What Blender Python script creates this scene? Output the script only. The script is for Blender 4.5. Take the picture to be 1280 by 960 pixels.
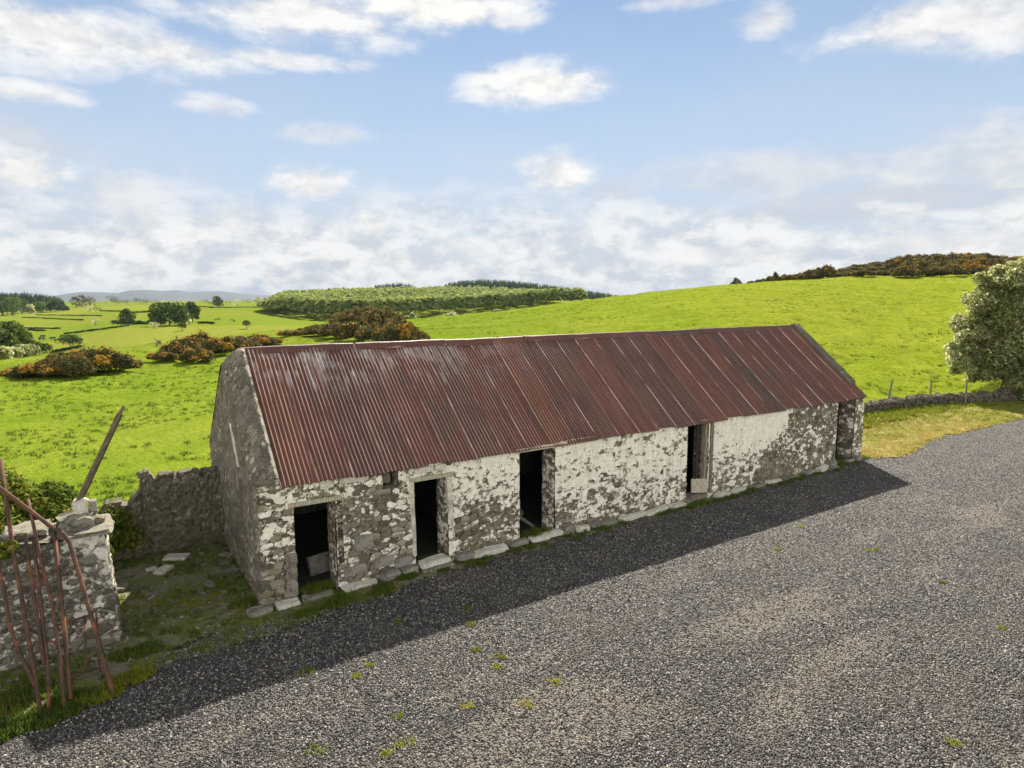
import bpy, bmesh, math, random
import numpy as np
from mathutils import Vector, Matrix

for o in list(bpy.data.objects):
    bpy.data.objects.remove(o)
SC = bpy.context.scene
COL = SC.collection
random.seed(7)
RNG = np.random.default_rng(11)

# ------------------------------------------------------------------ camera
F_PX, PITCH, ROLL, CAM_H = 798.16, 0.13115, -0.00348, 6.1
cam_d = bpy.data.cameras.new('camera')
cam = bpy.data.objects.new('camera', cam_d)
COL.objects.link(cam)
cam_d.sensor_width = 36.0
cam_d.lens = F_PX / 1280.0 * 36.0
cam_d.clip_start, cam_d.clip_end = 0.1, 30000.0
cam.matrix_world = Matrix.Translation((0, 0, CAM_H)) @ Matrix.Rotation(math.pi / 2 - PITCH, 4, 'X') @ Matrix.Rotation(ROLL, 4, 'Z')
SC.camera = cam
SC.render.resolution_x, SC.render.resolution_y = 1024, 768

# ------------------------------------------------------------------ light, sky, exposure
SUN_AZ, SUN_EL = math.radians(2.6), math.radians(37.0)
SUN_V = Vector((math.sin(SUN_AZ) * math.cos(SUN_EL), math.cos(SUN_AZ) * math.cos(SUN_EL), math.sin(SUN_EL)))
sun_d = bpy.data.lights.new('sun', 'SUN')
sun_d.energy, sun_d.angle, sun_d.color = 4.6, math.radians(0.5), (1.0, 0.93, 0.82)
sun = bpy.data.objects.new('sun', sun_d)
COL.objects.link(sun)
sun.rotation_euler = SUN_V.to_track_quat('Z', 'Y').to_euler()
sun.location = (0, 60, 80)
VS = SC.view_settings
VS.view_transform, VS.look, VS.gamma, VS.use_curve_mapping = 'Standard', 'None', 1.0, False
VS.exposure = 1.75
SKY_STRENGTH = 0.05
CLOUD_GAIN = 0.29
SC.render.engine = 'CYCLES'
SC.cycles.use_denoising = True
SC.cycles.denoiser = 'OPENIMAGEDENOISE'
SC.cycles.denoising_input_passes = 'RGB_ALBEDO_NORMAL'
SC.cycles.denoising_prefilter = 'ACCURATE'
SC.cycles.max_bounces = 6
SC.cycles.diffuse_bounces = 3
SC.cycles.glossy_bounces = 2
SC.cycles.transmission_bounces = 3
SC.cycles.volume_bounces = 0
SC.cycles.transparent_max_bounces = 6
SC.cycles.caustics_reflective = SC.cycles.caustics_refractive = False


def ray(u, v):
    """view direction through a photo point (1280x960)"""
    a, b = u - 640.0, v - 480.0
    cr, sr = math.cos(-ROLL), math.sin(-ROLL)
    a, b = a * cr - b * sr, a * sr + b * cr
    c, s = math.cos(PITCH), math.sin(PITCH)
    x, yc = a / F_PX, -b / F_PX
    return np.array([x, c + s * yc, -s + c * yc])


def azel(u, v):
    r = ray(u, v)
    return math.atan2(r[0], r[1]), math.atan2(r[2], math.hypot(r[0], r[1]))


# node helper -------------------------------------------------------
class NT:
    def __init__(self, tree):
        self.t = tree
        tree.nodes.clear()

    def n(self, typ, **kw):
        nd = self.t.nodes.new(typ)
        for k, v in kw.items():
            if k.startswith('i_'):
                key = k[2:]
                key = int(key) if key.isdigit() else key.replace('_', ' ')
                self.set(nd, key, v)
            else:
                setattr(nd, k, v)
        return nd

    def set(self, nd, key, v):
        s = nd.inputs[key]
        if isinstance(v, bpy.types.NodeSocket):
            self.t.links.new(v, s)
        elif isinstance(v, bpy.types.Node):
            self.t.links.new(v.outputs[0], s)
        else:
            if s.type == 'RGBA' and len(v) == 3:
                v = (*v, 1.0)
            s.default_value = v

    def m(self, op, a, b=None, c=None, clamp=False):
        nd = self.t.nodes.new('ShaderNodeMath')
        nd.operation, nd.use_clamp = op, clamp
        for i, x in enumerate((a, b, c)):
            if x is not None:
                self.set(nd, i, x)
        return nd.outputs[0]

    def vm(self, op, a, b=None):
        nd = self.t.nodes.new('ShaderNodeVectorMath')
        nd.operation = op
        for i, x in enumerate((a, b)):
            if x is not None:
                self.set(nd, i, x)
        return nd.outputs[1] if op in ('LENGTH', 'DOT_PRODUCT', 'DISTANCE') else nd.outputs[0]

    def mapr(self, x, a, b, c=0.0, d=1.0, smooth=True):
        nd = self.t.nodes.new('ShaderNodeMapRange')
        nd.interpolation_type = 'SMOOTHSTEP' if smooth else 'LINEAR'
        for i, q in enumerate((x, a, b, c, d)):
            self.set(nd, i, q)
        return nd.outputs[0]

    def mix(self, f, a, b, blend='MIX'):
        nd = self.t.nodes.new('ShaderNodeMix')
        nd.data_type, nd.blend_type, nd.clamp_factor = 'RGBA', blend, True
        self.set(nd, 0, f)
        self.set(nd, 6, a)
        self.set(nd, 7, b)
        return nd.outputs[2]

    def noise(self, vec, scale, detail=3.0, rough=0.55, dist=0.0):
        nd = self.t.nodes.new('ShaderNodeTexNoise')
        if vec is not None:
            self.set(nd, 'Vector', vec)
        for k, v in (('Scale', scale), ('Detail', detail), ('Roughness', rough), ('Distortion', dist)):
            self.set(nd, k, v)
        return nd.outputs[0]

    def voro(self, vec, scale, feature='F1', out=0):
        nd = self.t.nodes.new('ShaderNodeTexVoronoi')
        nd.feature = feature
        if vec is not None:
            self.set(nd, 'Vector', vec)
        self.set(nd, 'Scale', scale)
        return nd.outputs[out]

    def ramp(self, f, stops, interp='LINEAR'):
        nd = self.t.nodes.new('ShaderNodeValToRGB')
        cr = nd.color_ramp
        cr.interpolation = interp
        while len(cr.elements) < len(stops):
            cr.elements.new(0.5)
        for e, (p, c) in zip(cr.elements, stops):
            e.position, e.color = p, (*c, 1.0)
        self.set(nd, 0, f)
        return nd.outputs[0]

    def attr(self, name):
        return self.n('ShaderNodeAttribute', attribute_name=name).outputs[2]

    def scalev(self, vec, s):
        nd = self.t.nodes.new('ShaderNodeMapping')
        self.set(nd, 0, vec)
        nd.inputs[3].default_value = s
        return nd.outputs[0]


def mat(name):
    m = bpy.data.materials.new(name)
    m.use_nodes = True
    return m, NT(m.node_tree)


def finish(N, color, rough=0.9, bump=None, bump_d=0.02, bump_s=1.0, spec=0.3, transl=None, metal=0.0, norm=None):
    out = N.n('ShaderNodeOutputMaterial')
    p = N.n('ShaderNodeBsdfPrincipled')
    N.set(p, 'Base Color', color)
    N.set(p, 'Roughness', rough)
    N.set(p, 'Specular IOR Level', spec)
    N.set(p, 'Metallic', metal)
    if bump is not None:
        b = N.n('ShaderNodeBump')
        N.set(b, 'Height', bump)
        N.set(b, 'Distance', bump_d)
        N.set(b, 'Strength', bump_s)
        N.set(p, 'Normal', b.outputs[0])
    sh = p.outputs[0]
    if transl:
        t = N.n('ShaderNodeBsdfTranslucent')
        N.set(t, 0, transl[1])
        mx = N.n('ShaderNodeMixShader')
        N.set(mx, 0, transl[0])
        N.set(mx, 1, sh)
        N.set(mx, 2, t.outputs[0])
        sh = mx.outputs[0]
    N.t.links.new(sh, out.inputs[0])


# ------------------------------------------------------------------ world: Nishita sky with clouds by direction
def build_world():
    w = bpy.data.worlds.new('World')
    SC.world = w
    w.use_nodes = True
    N = NT(w.node_tree)
    sky = N.n('ShaderNodeTexSky', sky_type='NISHITA')
    sky.sun_disc = False
    sky.sun_elevation, sky.sun_rotation = SUN_EL, SUN_AZ % (2 * math.pi)
    sky.altitude, sky.air_density, sky.dust_density, sky.ozone_density = 0, 0.8, 0.0, 2.5
    tc = N.n('ShaderNodeTexCoord').outputs[0]
    sep = N.n('ShaderNodeSeparateXYZ', i_0=tc)
    az = N.m('ARCTAN2', sep.outputs[0], sep.outputs[1])
    el = N.m('ARCSINE', sep.outputs[2])
    ae = N.n('ShaderNodeCombineXYZ', i_0=az, i_1=el).outputs[0]
    # noise in stretched angular space
    nv = N.scalev(ae, (1.0, 2.6, 1.0))
    f1 = N.noise(nv, 9.0, 7.0, 0.58, 0.3)
    f2 = N.noise(nv, 3.2, 5.0, 0.55)
    fluff = N.noise(N.scalev(ae, (1.0, 1.5, 1.0)), 26.0, 6.0, 0.6, 0.2)
    edge = N.m('ADD', N.m('MULTIPLY', N.m('SUBTRACT', f1, 0.5), 2.0), N.m('MULTIPLY', N.m('SUBTRACT', fluff, 0.5), 0.7))
    CL = [  # photo u, v, half width, half height, opacity, brightness (0 grey .. 1 white)
        (60, 40, 150, 34, 1.0, 1), (190, 62, 130, 22, .95, 1), (350, 74, 100, 12, .8, 1), (-90, 20, 170, 40, .95, 1), (20, 112, 75, 13, .85, 1),
        (380, 20, 160, 34, .95, 1), (540, 10, 160, 28, 1.0, 1), (640, 24, 60, 14, .8, 1), (268, 132, 50, 13, .7, 1),
        (412, 168, 70, 14, .55, .9), (670, 106, 115, 27, 1.0, 1), (625, 100, 60, 14, .9, 1), (958, 24, 42, 18, .75, .9), (845, 2, 60, 10, .7, .9), (1190, 22, 130, 30, .95, .95),
        (1330, 10, 150, 34, .9, .95), (30, 216, 52, 32, .95, .95), (20, 180, 60, 26, .6, .6), (388, 230, 62, 25, .95, .95), (160, 252, 62, 40, .7, .85), (285, 282, 62, 34, .9, .9),
        (205, 290, 110, 36, .75, .8), (700, 218, 52, 34, 1.0, 1), (770, 240, 60, 22, .5, .6), (462, 282, 42, 24, .95, .95), (590, 310, 80, 26, .85, .9),
        (545, 268, 80, 18, .5, .45), (470, 332, 170, 30, .8, .8), (960, 222, 190, 34, .7, .7), (1130, 250, 220, 36, .75, .55), (1240, 205, 140, 46, .75, .8), (1000, 270, 200, 26, .7, .4),
        (900, 320, 260, 30, .9, .92), (1180, 310, 200, 34, .9, .85), (650, 350, 260, 22, .8, .8), (150, 335, 260, 32, .8, .75), (790, 280, 150, 22, .6, .5), (60, 290, 120, 30, .6, .7)]
    cov = bri = None
    for (u, v, a, b, op, br) in CL:
        A_, E_ = azel(u, v)
        k = F_PX * 1.12
        q = N.vm('MULTIPLY', N.vm('SUBTRACT', ae, (A_, E_, 0)), (k / a, k / b, 1))
        L = N.vm('LENGTH', q)
        d = N.mapr(N.m('ADD', N.m('SUBTRACT', 1.0, L), edge), -0.25, 0.78, 0.0, op)
        bb = N.m('MULTIPLY', d, br)
        cov = d if cov is None else N.m('MAXIMUM', cov, d)
        bri = bb if bri is None else N.m('MAXIMUM', bri, bb)
    # general low band and the rest of the sky
    band = N.mapr(el, 0.26, 0.02, 0.0, 1.0)
    gb = N.mapr(N.m('ADD', N.m('MULTIPLY', band, 0.42), N.m('ADD', N.m('MULTIPLY', f1, 0.55), N.m('MULTIPLY', f2, 0.45))), 0.52, 0.95, 0.0, 0.85)
    gb = N.m('MULTIPLY', gb, N.mapr(el, 0.33, 0.08))
    side = N.mapr(N.m('ABSOLUTE', az), 0.75, 1.1)
    up = N.mapr(el, 0.5, 0.7)
    rest = N.m('MULTIPLY', N.m('MAXIMUM', N.m('MULTIPLY', side, N.mapr(el, 1.0, 0.5, 0.35, 1.0)), N.m('MULTIPLY', up, 0.6)), N.mapr(N.m('ADD', N.m('MULTIPLY', f2, 0.6), N.m('MULTIPLY', f1, 0.4)), 0.36, 0.56, 0.0, 0.95))
    bank = N.m('MULTIPLY', N.mapr(el, 0.15, 0.03), N.mapr(N.m('ADD', N.m('MULTIPLY', f1, .6), N.m('MULTIPLY', f2, .4)), .30, .50, .45, .9))
    gb = N.m('MAXIMUM', gb, bank)
    cov = N.m('MAXIMUM', cov, N.m('MAXIMUM', gb, rest))
    bri = N.m('MAXIMUM', bri, N.m('MAXIMUM', N.m('MULTIPLY', gb, N.mapr(N.m('ADD', N.m('MULTIPLY', fluff, .5), N.m('MULTIPLY', f1, .5)), 38e-2, .57, .62, 1.0)), N.m('MULTIPLY', rest, 0.8)))
    ratio = N.m('DIVIDE', bri, N.m('MAXIMUM', cov, 0.02))
    puff = N.mapr(N.m('ADD', N.m('MULTIPLY', f1, 0.6), N.m('MULTIPLY', fluff, 0.4)), 0.36, 0.6)
    tone = N.m('MULTIPLY', ratio, N.m('ADD', 0.66, N.m('MULTIPLY', puff, 0.40)), clamp=True)
    cc = N.ramp(tone, [(0.0, (.56, .61, .69)), (0.5, (.68, .71, .76)), (0.8, (.90, .89, .87)), (1.0, (1.04, 1.03, 1.0))])
    cc = N.vm('MULTIPLY', cc, (CLOUD_GAIN,) * 3)
    # clouds opposite the sun, out of view, brightened to fill the shaded front wall
    opp = N.m('ADD', 1.0, N.m('MULTIPLY', N.mapr(N.m('ABSOLUTE', az), 1.0, 2.2, 0.0, 4.2), N.mapr(el, 0.75, 0.3)))
    cc = N.vm('MULTIPLY', cc, N.n('ShaderNodeCombineXYZ', i_0=opp, i_1=opp, i_2=opp).outputs[0])
    sk = N.vm('MULTIPLY', sky.outputs[0], (SKY_STRENGTH * .60, SKY_STRENGTH * .72, SKY_STRENGTH * .75))
    # thin veil that whitens the sky towards the horizon (dry cloud in the direction of the sky itself)
    veil = N.mapr(el, 0.52, 0.04, 0.26, 0.95)
    veil = N.m('MULTIPLY', veil, N.m('ADD', 0.75, N.m('MULTIPLY', f2, 0.5)))
    sk = N.mix(veil, sk, tuple(CLOUD_GAIN * c for c in (.66, .74, .84)))
    col = N.mix(cov, sk, cc)
    bg = N.n('ShaderNodeBackground')
    N.set(bg, 0, col)
    N.set(bg, 1, 1.0)
    out = N.n('ShaderNodeOutputWorld')
    N.t.links.new(bg.outputs[0], out.inputs[0])


build_world()


# ------------------------------------------------------------------ mesh helpers
def link(name, me, m=None, parent=None):
    o = bpy.data.objects.new(name, me)
    COL.objects.link(o)
    if m is not None:
        for x in (m if isinstance(m, (list, tuple)) else [m]):
            me.materials.append(x)
    if parent is not None:
        o.parent = parent
    return o


def np_mesh(name, V, Fq, attrs=None, smooth=False, midx=None):
    """mesh from arrays; Fq is an (n,3) or (n,4) array or list of such"""
    me = bpy.data.meshes.new(name)
    V = np.asarray(V, dtype=np.float32)
    Fs = Fq if isinstance(Fq, list) else [Fq]
    Fs = [np.asarray(f, dtype=np.int32) for f in Fs if len(f)]
    idx = np.concatenate([f.ravel() for f in Fs])
    tot = np.concatenate([np.full(len(f), f.shape[1], np.int32) for f in Fs])
    st = np.concatenate([[0], np.cumsum(tot)[:-1]]).astype(np.int32)
    me.vertices.add(len(V))
    me.vertices.foreach_set('co', V.ravel())
    me.loops.add(len(idx))
    me.loops.foreach_set('vertex_index', idx)
    me.polygons.add(len(tot))
    me.polygons.foreach_set('loop_start', st)
    me.polygons.foreach_set('loop_total', tot)
    if midx is not None:
        me.polygons.foreach_set('material_index', np.asarray(midx, np.int32))
    me.update(calc_edges=True)
    me.polygons.foreach_set('use_smooth', np.full(len(tot), smooth, bool))
    for k, a in (attrs or {}).items():
        at = me.attributes.new(k, 'FLOAT', 'POINT')
        at.data.foreach_set('value', np.asarray(a, np.float32).ravel())
    me.validate()
    return me


def tag(o, label, cat, group=None, kind=None):
    if label:
        o['label'] = label
    if cat:
        o['category'] = cat
    if group:
        o['group'] = group
    if kind:
        o['kind'] = kind
    return o


def thing(name, loc, label, cat, group=None, rotz=0.0):
    o = bpy.data.objects.new(name, None)
    o.empty_display_size = 0.2
    COL.objects.link(o)
    o.location = loc
    o.rotation_euler = (0, 0, rotz)
    return tag(o, label, cat, group)


def copy_thing(root, loc, rotz, scale, label=None, group=None):
    r = root.copy()
    COL.objects.link(r)
    r.location, r.rotation_euler = loc, (0, 0, rotz)
    r.scale = scale if isinstance(scale, (tuple, list)) else (scale,) * 3
    if label:
        r['label'] = label
    if group:
        r['group'] = group
    for ch in list(root.children):
        c = ch.copy()
        COL.objects.link(c)
        c.parent = r
        for g in list(ch.children):
            d = g.copy()
            COL.objects.link(d)
            d.parent = c
    return r


class MB:
    """collects boxes, tubes and sheets into one mesh"""
    def __init__(self):
        self.v, self.f, self.n = [], [], 0

    def add(self, V, F):
        V = np.asarray(V, float)
        self.v.append(V)
        self.f += [tuple(int(i) + self.n for i in f) for f in F]
        self.n += len(V)
        return self

    def box(self, x0, x1, y0, y1, z0, z1, M=None):
        V = np.array([(x, y, z) for z in (z0, z1) for y in (y0, y1) for x in (x0, x1)], float)
        if M is not None:
            V = np.array([M @ Vector(p) for p in V])
        return self.add(V, [(0, 2, 3, 1), (4, 5, 7, 6), (0, 1, 5, 4), (2, 6, 7, 3), (0, 4, 6, 2), (1, 3, 7, 5)])

    def tube(self, pts, r, seg=8, r2=None, cap=True):
        pts = [Vector(p) for p in pts]
        n = len(pts)
        V, Fc = [], []
        up = None
        for i, p in enumerate(pts):
            t = (pts[min(i + 1, n - 1)] - pts[max(i - 1, 0)]).normalized()
            if up is None:
                up = Vector((0, 0, 1)) if abs(t.z) < .9 else Vector((1, 0, 0))
            a = t.cross(up).normalized()
            up = a.cross(t).normalized()
            rr = r if r2 is None else r + (r2 - r) * i / max(1, n - 1)
            for k in range(seg):
                ang = 2 * math.pi * k / seg
                V.append(p + a * math.cos(ang) * rr + up * math.sin(ang) * rr)
        for i in range(n - 1):
            for k in range(seg):
                k2 = (k + 1) % seg
                Fc.append((i * seg + k, i * seg + k2, (i + 1) * seg + k2, (i + 1) * seg + k))
        if cap:
            Fc.append(tuple(range(seg - 1, -1, -1)))
            Fc.append(tuple((n - 1) * seg + k for k in range(seg)))
        return self.add([tuple(p) for p in V], Fc)

    def mesh(self, name, smooth=False):
        me = bpy.data.meshes.new(name)
        me.from_pydata([tuple(p) for p in np.concatenate(self.v)], [], self.f)
        me.update()
        if smooth:
            me.polygons.foreach_set('use_smooth', np.full(len(me.polygons), True, bool))
        return me

    def build(self, name, m, parent=None, smooth=False):
        return link(name, self.mesh(name, smooth), m, parent)


# numpy noise -------------------------------------------------------
def _h(ix, iy, s):
    n = (ix.astype(np.int64) * 374761393 + iy.astype(np.int64) * 668265263 + s * 1442695041) & 0xffffffff
    n = ((n ^ (n >> 13)) * 1274126177) & 0xffffffff
    return ((n ^ (n >> 16)) & 0xffffff) / float(0xffffff)


def vnoise(x, y, s=0):
    x, y = np.asarray(x, float), np.asarray(y, float)
    ix, iy = np.floor(x), np.floor(y)
    fx, fy = x - ix, y - iy
    fx, fy = fx * fx * (3 - 2 * fx), fy * fy * (3 - 2 * fy)
    a, b = _h(ix, iy, s), _h(ix + 1, iy, s)
    c, d = _h(ix, iy + 1, s), _h(ix + 1, iy + 1, s)
    return (a + (b - a) * fx) * (1 - fy) + (c + (d - c) * fx) * fy


def fbm(x, y, s=0, octv=4):
    t, a, w = 0, 1.0, 0
    for i in range(octv):
        t = t + a * vnoise(np.asarray(x) * 2 ** i, np.asarray(y) * 2 ** i, s + i * 17)
        w += a
        a *= .55
    return t / w


def worley(x, y, s=0):
    ix, iy = np.floor(x), np.floor(y)
    f1 = np.full(x.shape, 9.0)
    f2 = np.full(x.shape, 9.0)
    rid = np.zeros(x.shape)
    for dx in (-1, 0, 1):
        for dy in (-1, 0, 1):
            cx, cy = ix + dx, iy + dy
            px, py = cx + .1 + .8 * _h(cx, cy, s), cy + .1 + .8 * _h(cx, cy, s + 5)
            d = np.hypot(px - x, py - y)
            near = d < f1
            f2 = np.where(near, f1, np.minimum(f2, d))
            rid = np.where(near, _h(cx, cy, s + 9), rid)
            f1 = np.where(near, d, f1)
    return f1, f2, rid


# ------------------------------------------------------------------ terrain: one heightfield
def zat(u, v, r):
    q = ray(u, v)
    return CAM_H + r * q[2] / math.hypot(q[0], q[1])


Z = 'z'
COLS = {   # photo column: list of (distance, photo row where that ground shows) or (distance, Z, height)
    -400: [(30, Z, -.1), (70, 455), (110, Z, -7), (250, 443), (500, 405), (900, 386), (1500, 378), (3000, Z, 4), (8000, Z, 8)],
    0: [(30, Z, -.1), (72, 447), (105, Z, -6.5), (170, Z, -11), (250, 440), (300, 430), (500, 402), (900, 386), (1500, 378), (3000, Z, 4), (8000, Z, 8)],
    70: [(30, Z, -.1), (78, 440), (110, Z, -5), (170, Z, -9), (240, 434), (300, 424), (500, 402), (900, 386), (1500, 378), (3000, Z, 4), (8000, Z, 8)],
    150: [(30, Z, -.1), (90, 433), (130, Z, -4.5), (215, 425), (280, 409), (400, 398), (620, 388), (1000, 380), (1500, 377), (3000, Z, 4), (8000, Z, 8)],
    300: [(30, Z, 0), (112, 417), (140, Z, -2), (230, 412), (320, 400), (450, 390), (750, 381), (1200, 376), (3000, Z, 5), (8000, Z, 8)],
    400: [(30, Z, 0), (122, 410), (150, Z, -1.5), (240, 407), (400, 401), (600, Z, 2), (750, Z, 5), (1200, Z, 5), (3000, Z, 5), (8000, Z, 8)],
    470: [(30, Z, 0), (128, 403), (160, Z, -.5), (240, Z, -3), (400, 400), (600, Z, 3), (720, Z, 7), (900, Z, 16), (1500, Z, 5), (8000, Z, 8)],
    560: [(30, Z, 0), (136, 397), (160, Z, 1), (240, Z, -2), (420, 396), (600, Z, 3), (720, Z, 7), (920, Z, 20), (1500, Z, 5), (8000, Z, 8)],
    640: [(30, Z, 0), (142, 388), (170, Z, 3), (250, Z, 0), (420, Z, -2), (600, Z, 2), (720, Z, 7), (920, Z, 22), (1500, Z, 5), (8000, Z, 8)],
    700: [(32, Z, 0), (148, 380), (180, Z, 5), (280, Z, 1), (600, Z, 1), (720, Z, 3), (920, Z, 14), (1500, Z, 5), (8000, Z, 8)],
    760: [(34, Z, 0), (152, 371.5), (190, Z, 6), (300, Z, 2), (600, Z, 0), (920, Z, 3), (1500, Z, 3), (8000, Z, 8)],
    900: [(36, Z, 0), (160, 358), (200, Z, 9), (320, Z, 4), (900, Z, 2), (3000, Z, 4), (8000, Z, 8)],
    980: [(37, Z, 0), (164, 351), (210, Z, 11), (340, Z, 6), (900, Z, 2), (3000, Z, 4), (8000, Z, 8)],
    1060: [(38, Z, 0), (168, 346), (230, 340), (300, Z, 13), (900, Z, 2), (3000, Z, 4), (8000, Z, 8)],
    1140: [(41, Z, 0), (170, 345), (225, 331), (260, 327), (400, Z, 12), (900, Z, 3), (3000, Z, 4), (8000, Z, 8)],
    1210: [(43, Z, 0), (170, 345), (225, 330), (260, 327), (400, Z, 12), (900, Z, 3), (3000, Z, 4), (8000, Z, 8)],
    1300: [(46, Z, 0), (170, 343), (225, 331), (260, 328), (400, Z, 12), (900, Z, 3), (3000, Z, 4), (8000, Z, 8)],
    1600: [(50, Z, 0), (170, Z, 11), (260, Z, 14), (400, Z, 10), (900, Z, 3), (3000, Z, 4), (8000, Z, 8)],
}
_LG = np.log(np.geomspace(2.0, 9000.0, 900))


def _mono(xk, yk, x):
    """monotone cubic interpolation"""
    xk, yk = np.array(xk, float), np.array(yk, float)
    h = np.diff(xk)
    dl = np.diff(yk) / h
    m = np.zeros(len(xk))
    m[1:-1] = np.where(dl[:-1] * dl[1:] > 0, 2 * dl[:-1] * dl[1:] / (dl[:-1] + dl[1:] + 1e-12 * np.sign(dl[:-1] + dl[1:] + 1e-20)), 0)
    m[0], m[-1] = 0, 0
    x = np.clip(x, xk[0], xk[-1])
    i = np.clip(np.searchsorted(xk, x) - 1, 0, len(xk) - 2)
    t = (x - xk[i]) / h[i]
    return ((2 * t ** 3 - 3 * t ** 2 + 1) * yk[i] + (t ** 3 - 2 * t ** 2 + t) * h[i] * m[i]
            + (-2 * t ** 3 + 3 * t ** 2) * yk[i + 1] + (t ** 3 - t ** 2) * h[i] * m[i + 1])


_caz, _tab = [], []
for u_, kn in COLS.items():
    rs, zs = [2.0], [0.0]
    for k in kn:
        rs.append(k[0])
        zs.append(k[2] if k[1] == Z else zat(u_, k[1], k[0]))
    if rs[-1] < 9000:
        rs.append(9000.0)
        zs.append(8.0)
    # linear in log distance for the rise up the near field keeps the slope even
    _caz.append(math.atan2(ray(u_, 375)[0], ray(u_, 375)[1]))
    _tab.append(_mono(np.array(rs) ** .5, zs, np.exp(_LG) ** .5))
_caz, _tab = np.array(_caz), np.array(_tab)
_gaz = np.linspace(_caz[0], _caz[-1], 400)
_gt = np.array([np.interp(_gaz, _caz, _tab[:, j]) for j in range(_tab.shape[1])])   # (r, az)
_k = np.exp(-.5 * (np.arange(-12, 13) / 5.0) ** 2)
_k /= _k.sum()
_gt = np.array([np.convolve(np.pad(row, 12, mode='edge'), _k, mode='valid') for row in _gt])


def gz(x, y):
    x, y = np.asarray(x, float), np.asarray(y, float)
    r = np.hypot(x, y)
    az = np.arctan2(x, y)
    fa = np.clip((az - _gaz[0]) / (_gaz[1] - _gaz[0]), 0, len(_gaz) - 1.001)
    fr = np.clip((np.log(np.maximum(r, 2.0)) - _LG[0]) / (_LG[1] - _LG[0]), 0, len(_LG) - 1.001)
    ia, ir = fa.astype(int), fr.astype(int)
    ta, tr = fa - ia, fr - ir
    z = ((_gt[ir, ia] * (1 - tr) + _gt[ir + 1, ia] * tr) * (1 - ta) + (_gt[ir, ia + 1] * (1 - tr) + _gt[ir + 1, ia + 1] * tr) * ta)
    # hummocks on the pasture
    k = np.clip((r - 34) / 25, 0, 1) * np.clip((900 - r) / 500, 0, 1)
    hum = (fbm(x / 2.3, y / 1.6, 3, 3) - .5) * .5 + (fbm(x / 11, y / 9, 8, 3) - .5) * .9 * np.clip(r / 150, 0, 1)
    return z + hum * k


def hit(u, v, rmin=8.0, rmax=6000.0):
    """first ground point seen through a photo point"""
    q = ray(u, v)
    q = q / math.hypot(q[0], q[1])
    rr = np.geomspace(rmin, rmax, 5000)
    dz = CAM_H + q[2] * rr - gz(q[0] * rr, q[1] * rr)
    i = int(np.argmax(dz < 0)) if (dz < 0).any() else len(rr) - 1
    r = rr[i]
    x, y = q[0] * r, q[1] * r
    return np.array([x, y, float(gz(x, y))]), r


def at_r(u, r):
    q = ray(u, 375)
    q = q / math.hypot(q[0], q[1])
    x, y = q[0] * r, q[1] * r
    return np.array([x, y, float(gz(x, y))])


# barn frame: s along the front, t to the back
BA = np.array([-4.97, 12.03, 0.0])
BTH = .9967
BD = np.array([math.sin(BTH), math.cos(BTH), 0])
BN = np.array([-math.cos(BTH), math.sin(BTH), 0])
BROT = math.pi / 2 - BTH


def W(s, t, z=0.0):
    return BA + BD * s + BN * t + np.array([0, 0, z])


def to_st(x, y):
    qx, qy = np.asarray(x) - BA[0], np.asarray(y) - BA[1]
    return qx * BD[0] + qy * BD[1], qx * BN[0] + qy * BN[1]


def inpoly(x, y, poly):
    x, y = np.asarray(x, float), np.asarray(y, float)
    r = np.zeros(x.shape, bool)
    n = len(poly)
    for i in range(n):
        (x1, y1), (x2, y2) = poly[i], poly[(i + 1) % n]
        c = (y1 > y) != (y2 > y)
        xi = (x2 - x1) * (y - y1) / ((y2 - y1) if y2 != y1 else 1e-9) + x1
        r ^= c & (x < xi)
    return r


# yard outlines in barn coordinates (s, t)
GRAVEL = [(-12, -14), (60, -14), (60, 1.2), (47, .6), (37, .15), (32, .25), (28, .3), (25.5, -.1), (23.6, -.45), (22.2, .15), (20.9, .25), (17, -.22), (10, -.25), (5, -.3),
          (2.5, -.42), (.6, -.5), (-.4, -.35), (-1.3, -.42), (-2.0, -.7), (-2.6, -1.2), (-3.2, -1.75), (-4.0, -1.7), (-6, -1.6), (-12, -1.9)]
VERGE = [(21.75, .0), (23.5, -.8), (25.5, -.4), (28, .0), (32, .0), (37, -.1), (47, .3), (60, .8), (60, 8), (41, 4.4), (32, 6.2), (21.8, 6.6)]
MOSS = [(-.02, -1.2), (.9, -.9), (2.5, -.75), (3.2, -.2), (.05, .05), (.0, 6), (-.2, 6.0), (-4.0, 5.4), (-9, 5.0), (-9, -2.3), (-3.2, -2.0), (-2.0, -1.2)]
wp = lambda P: [tuple(W(s, t)[:2]) for s, t in P]


def hash_edge(x, y):
    return (fbm(x * 1.9, y * 1.9, 41, 4) - .5)


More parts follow.
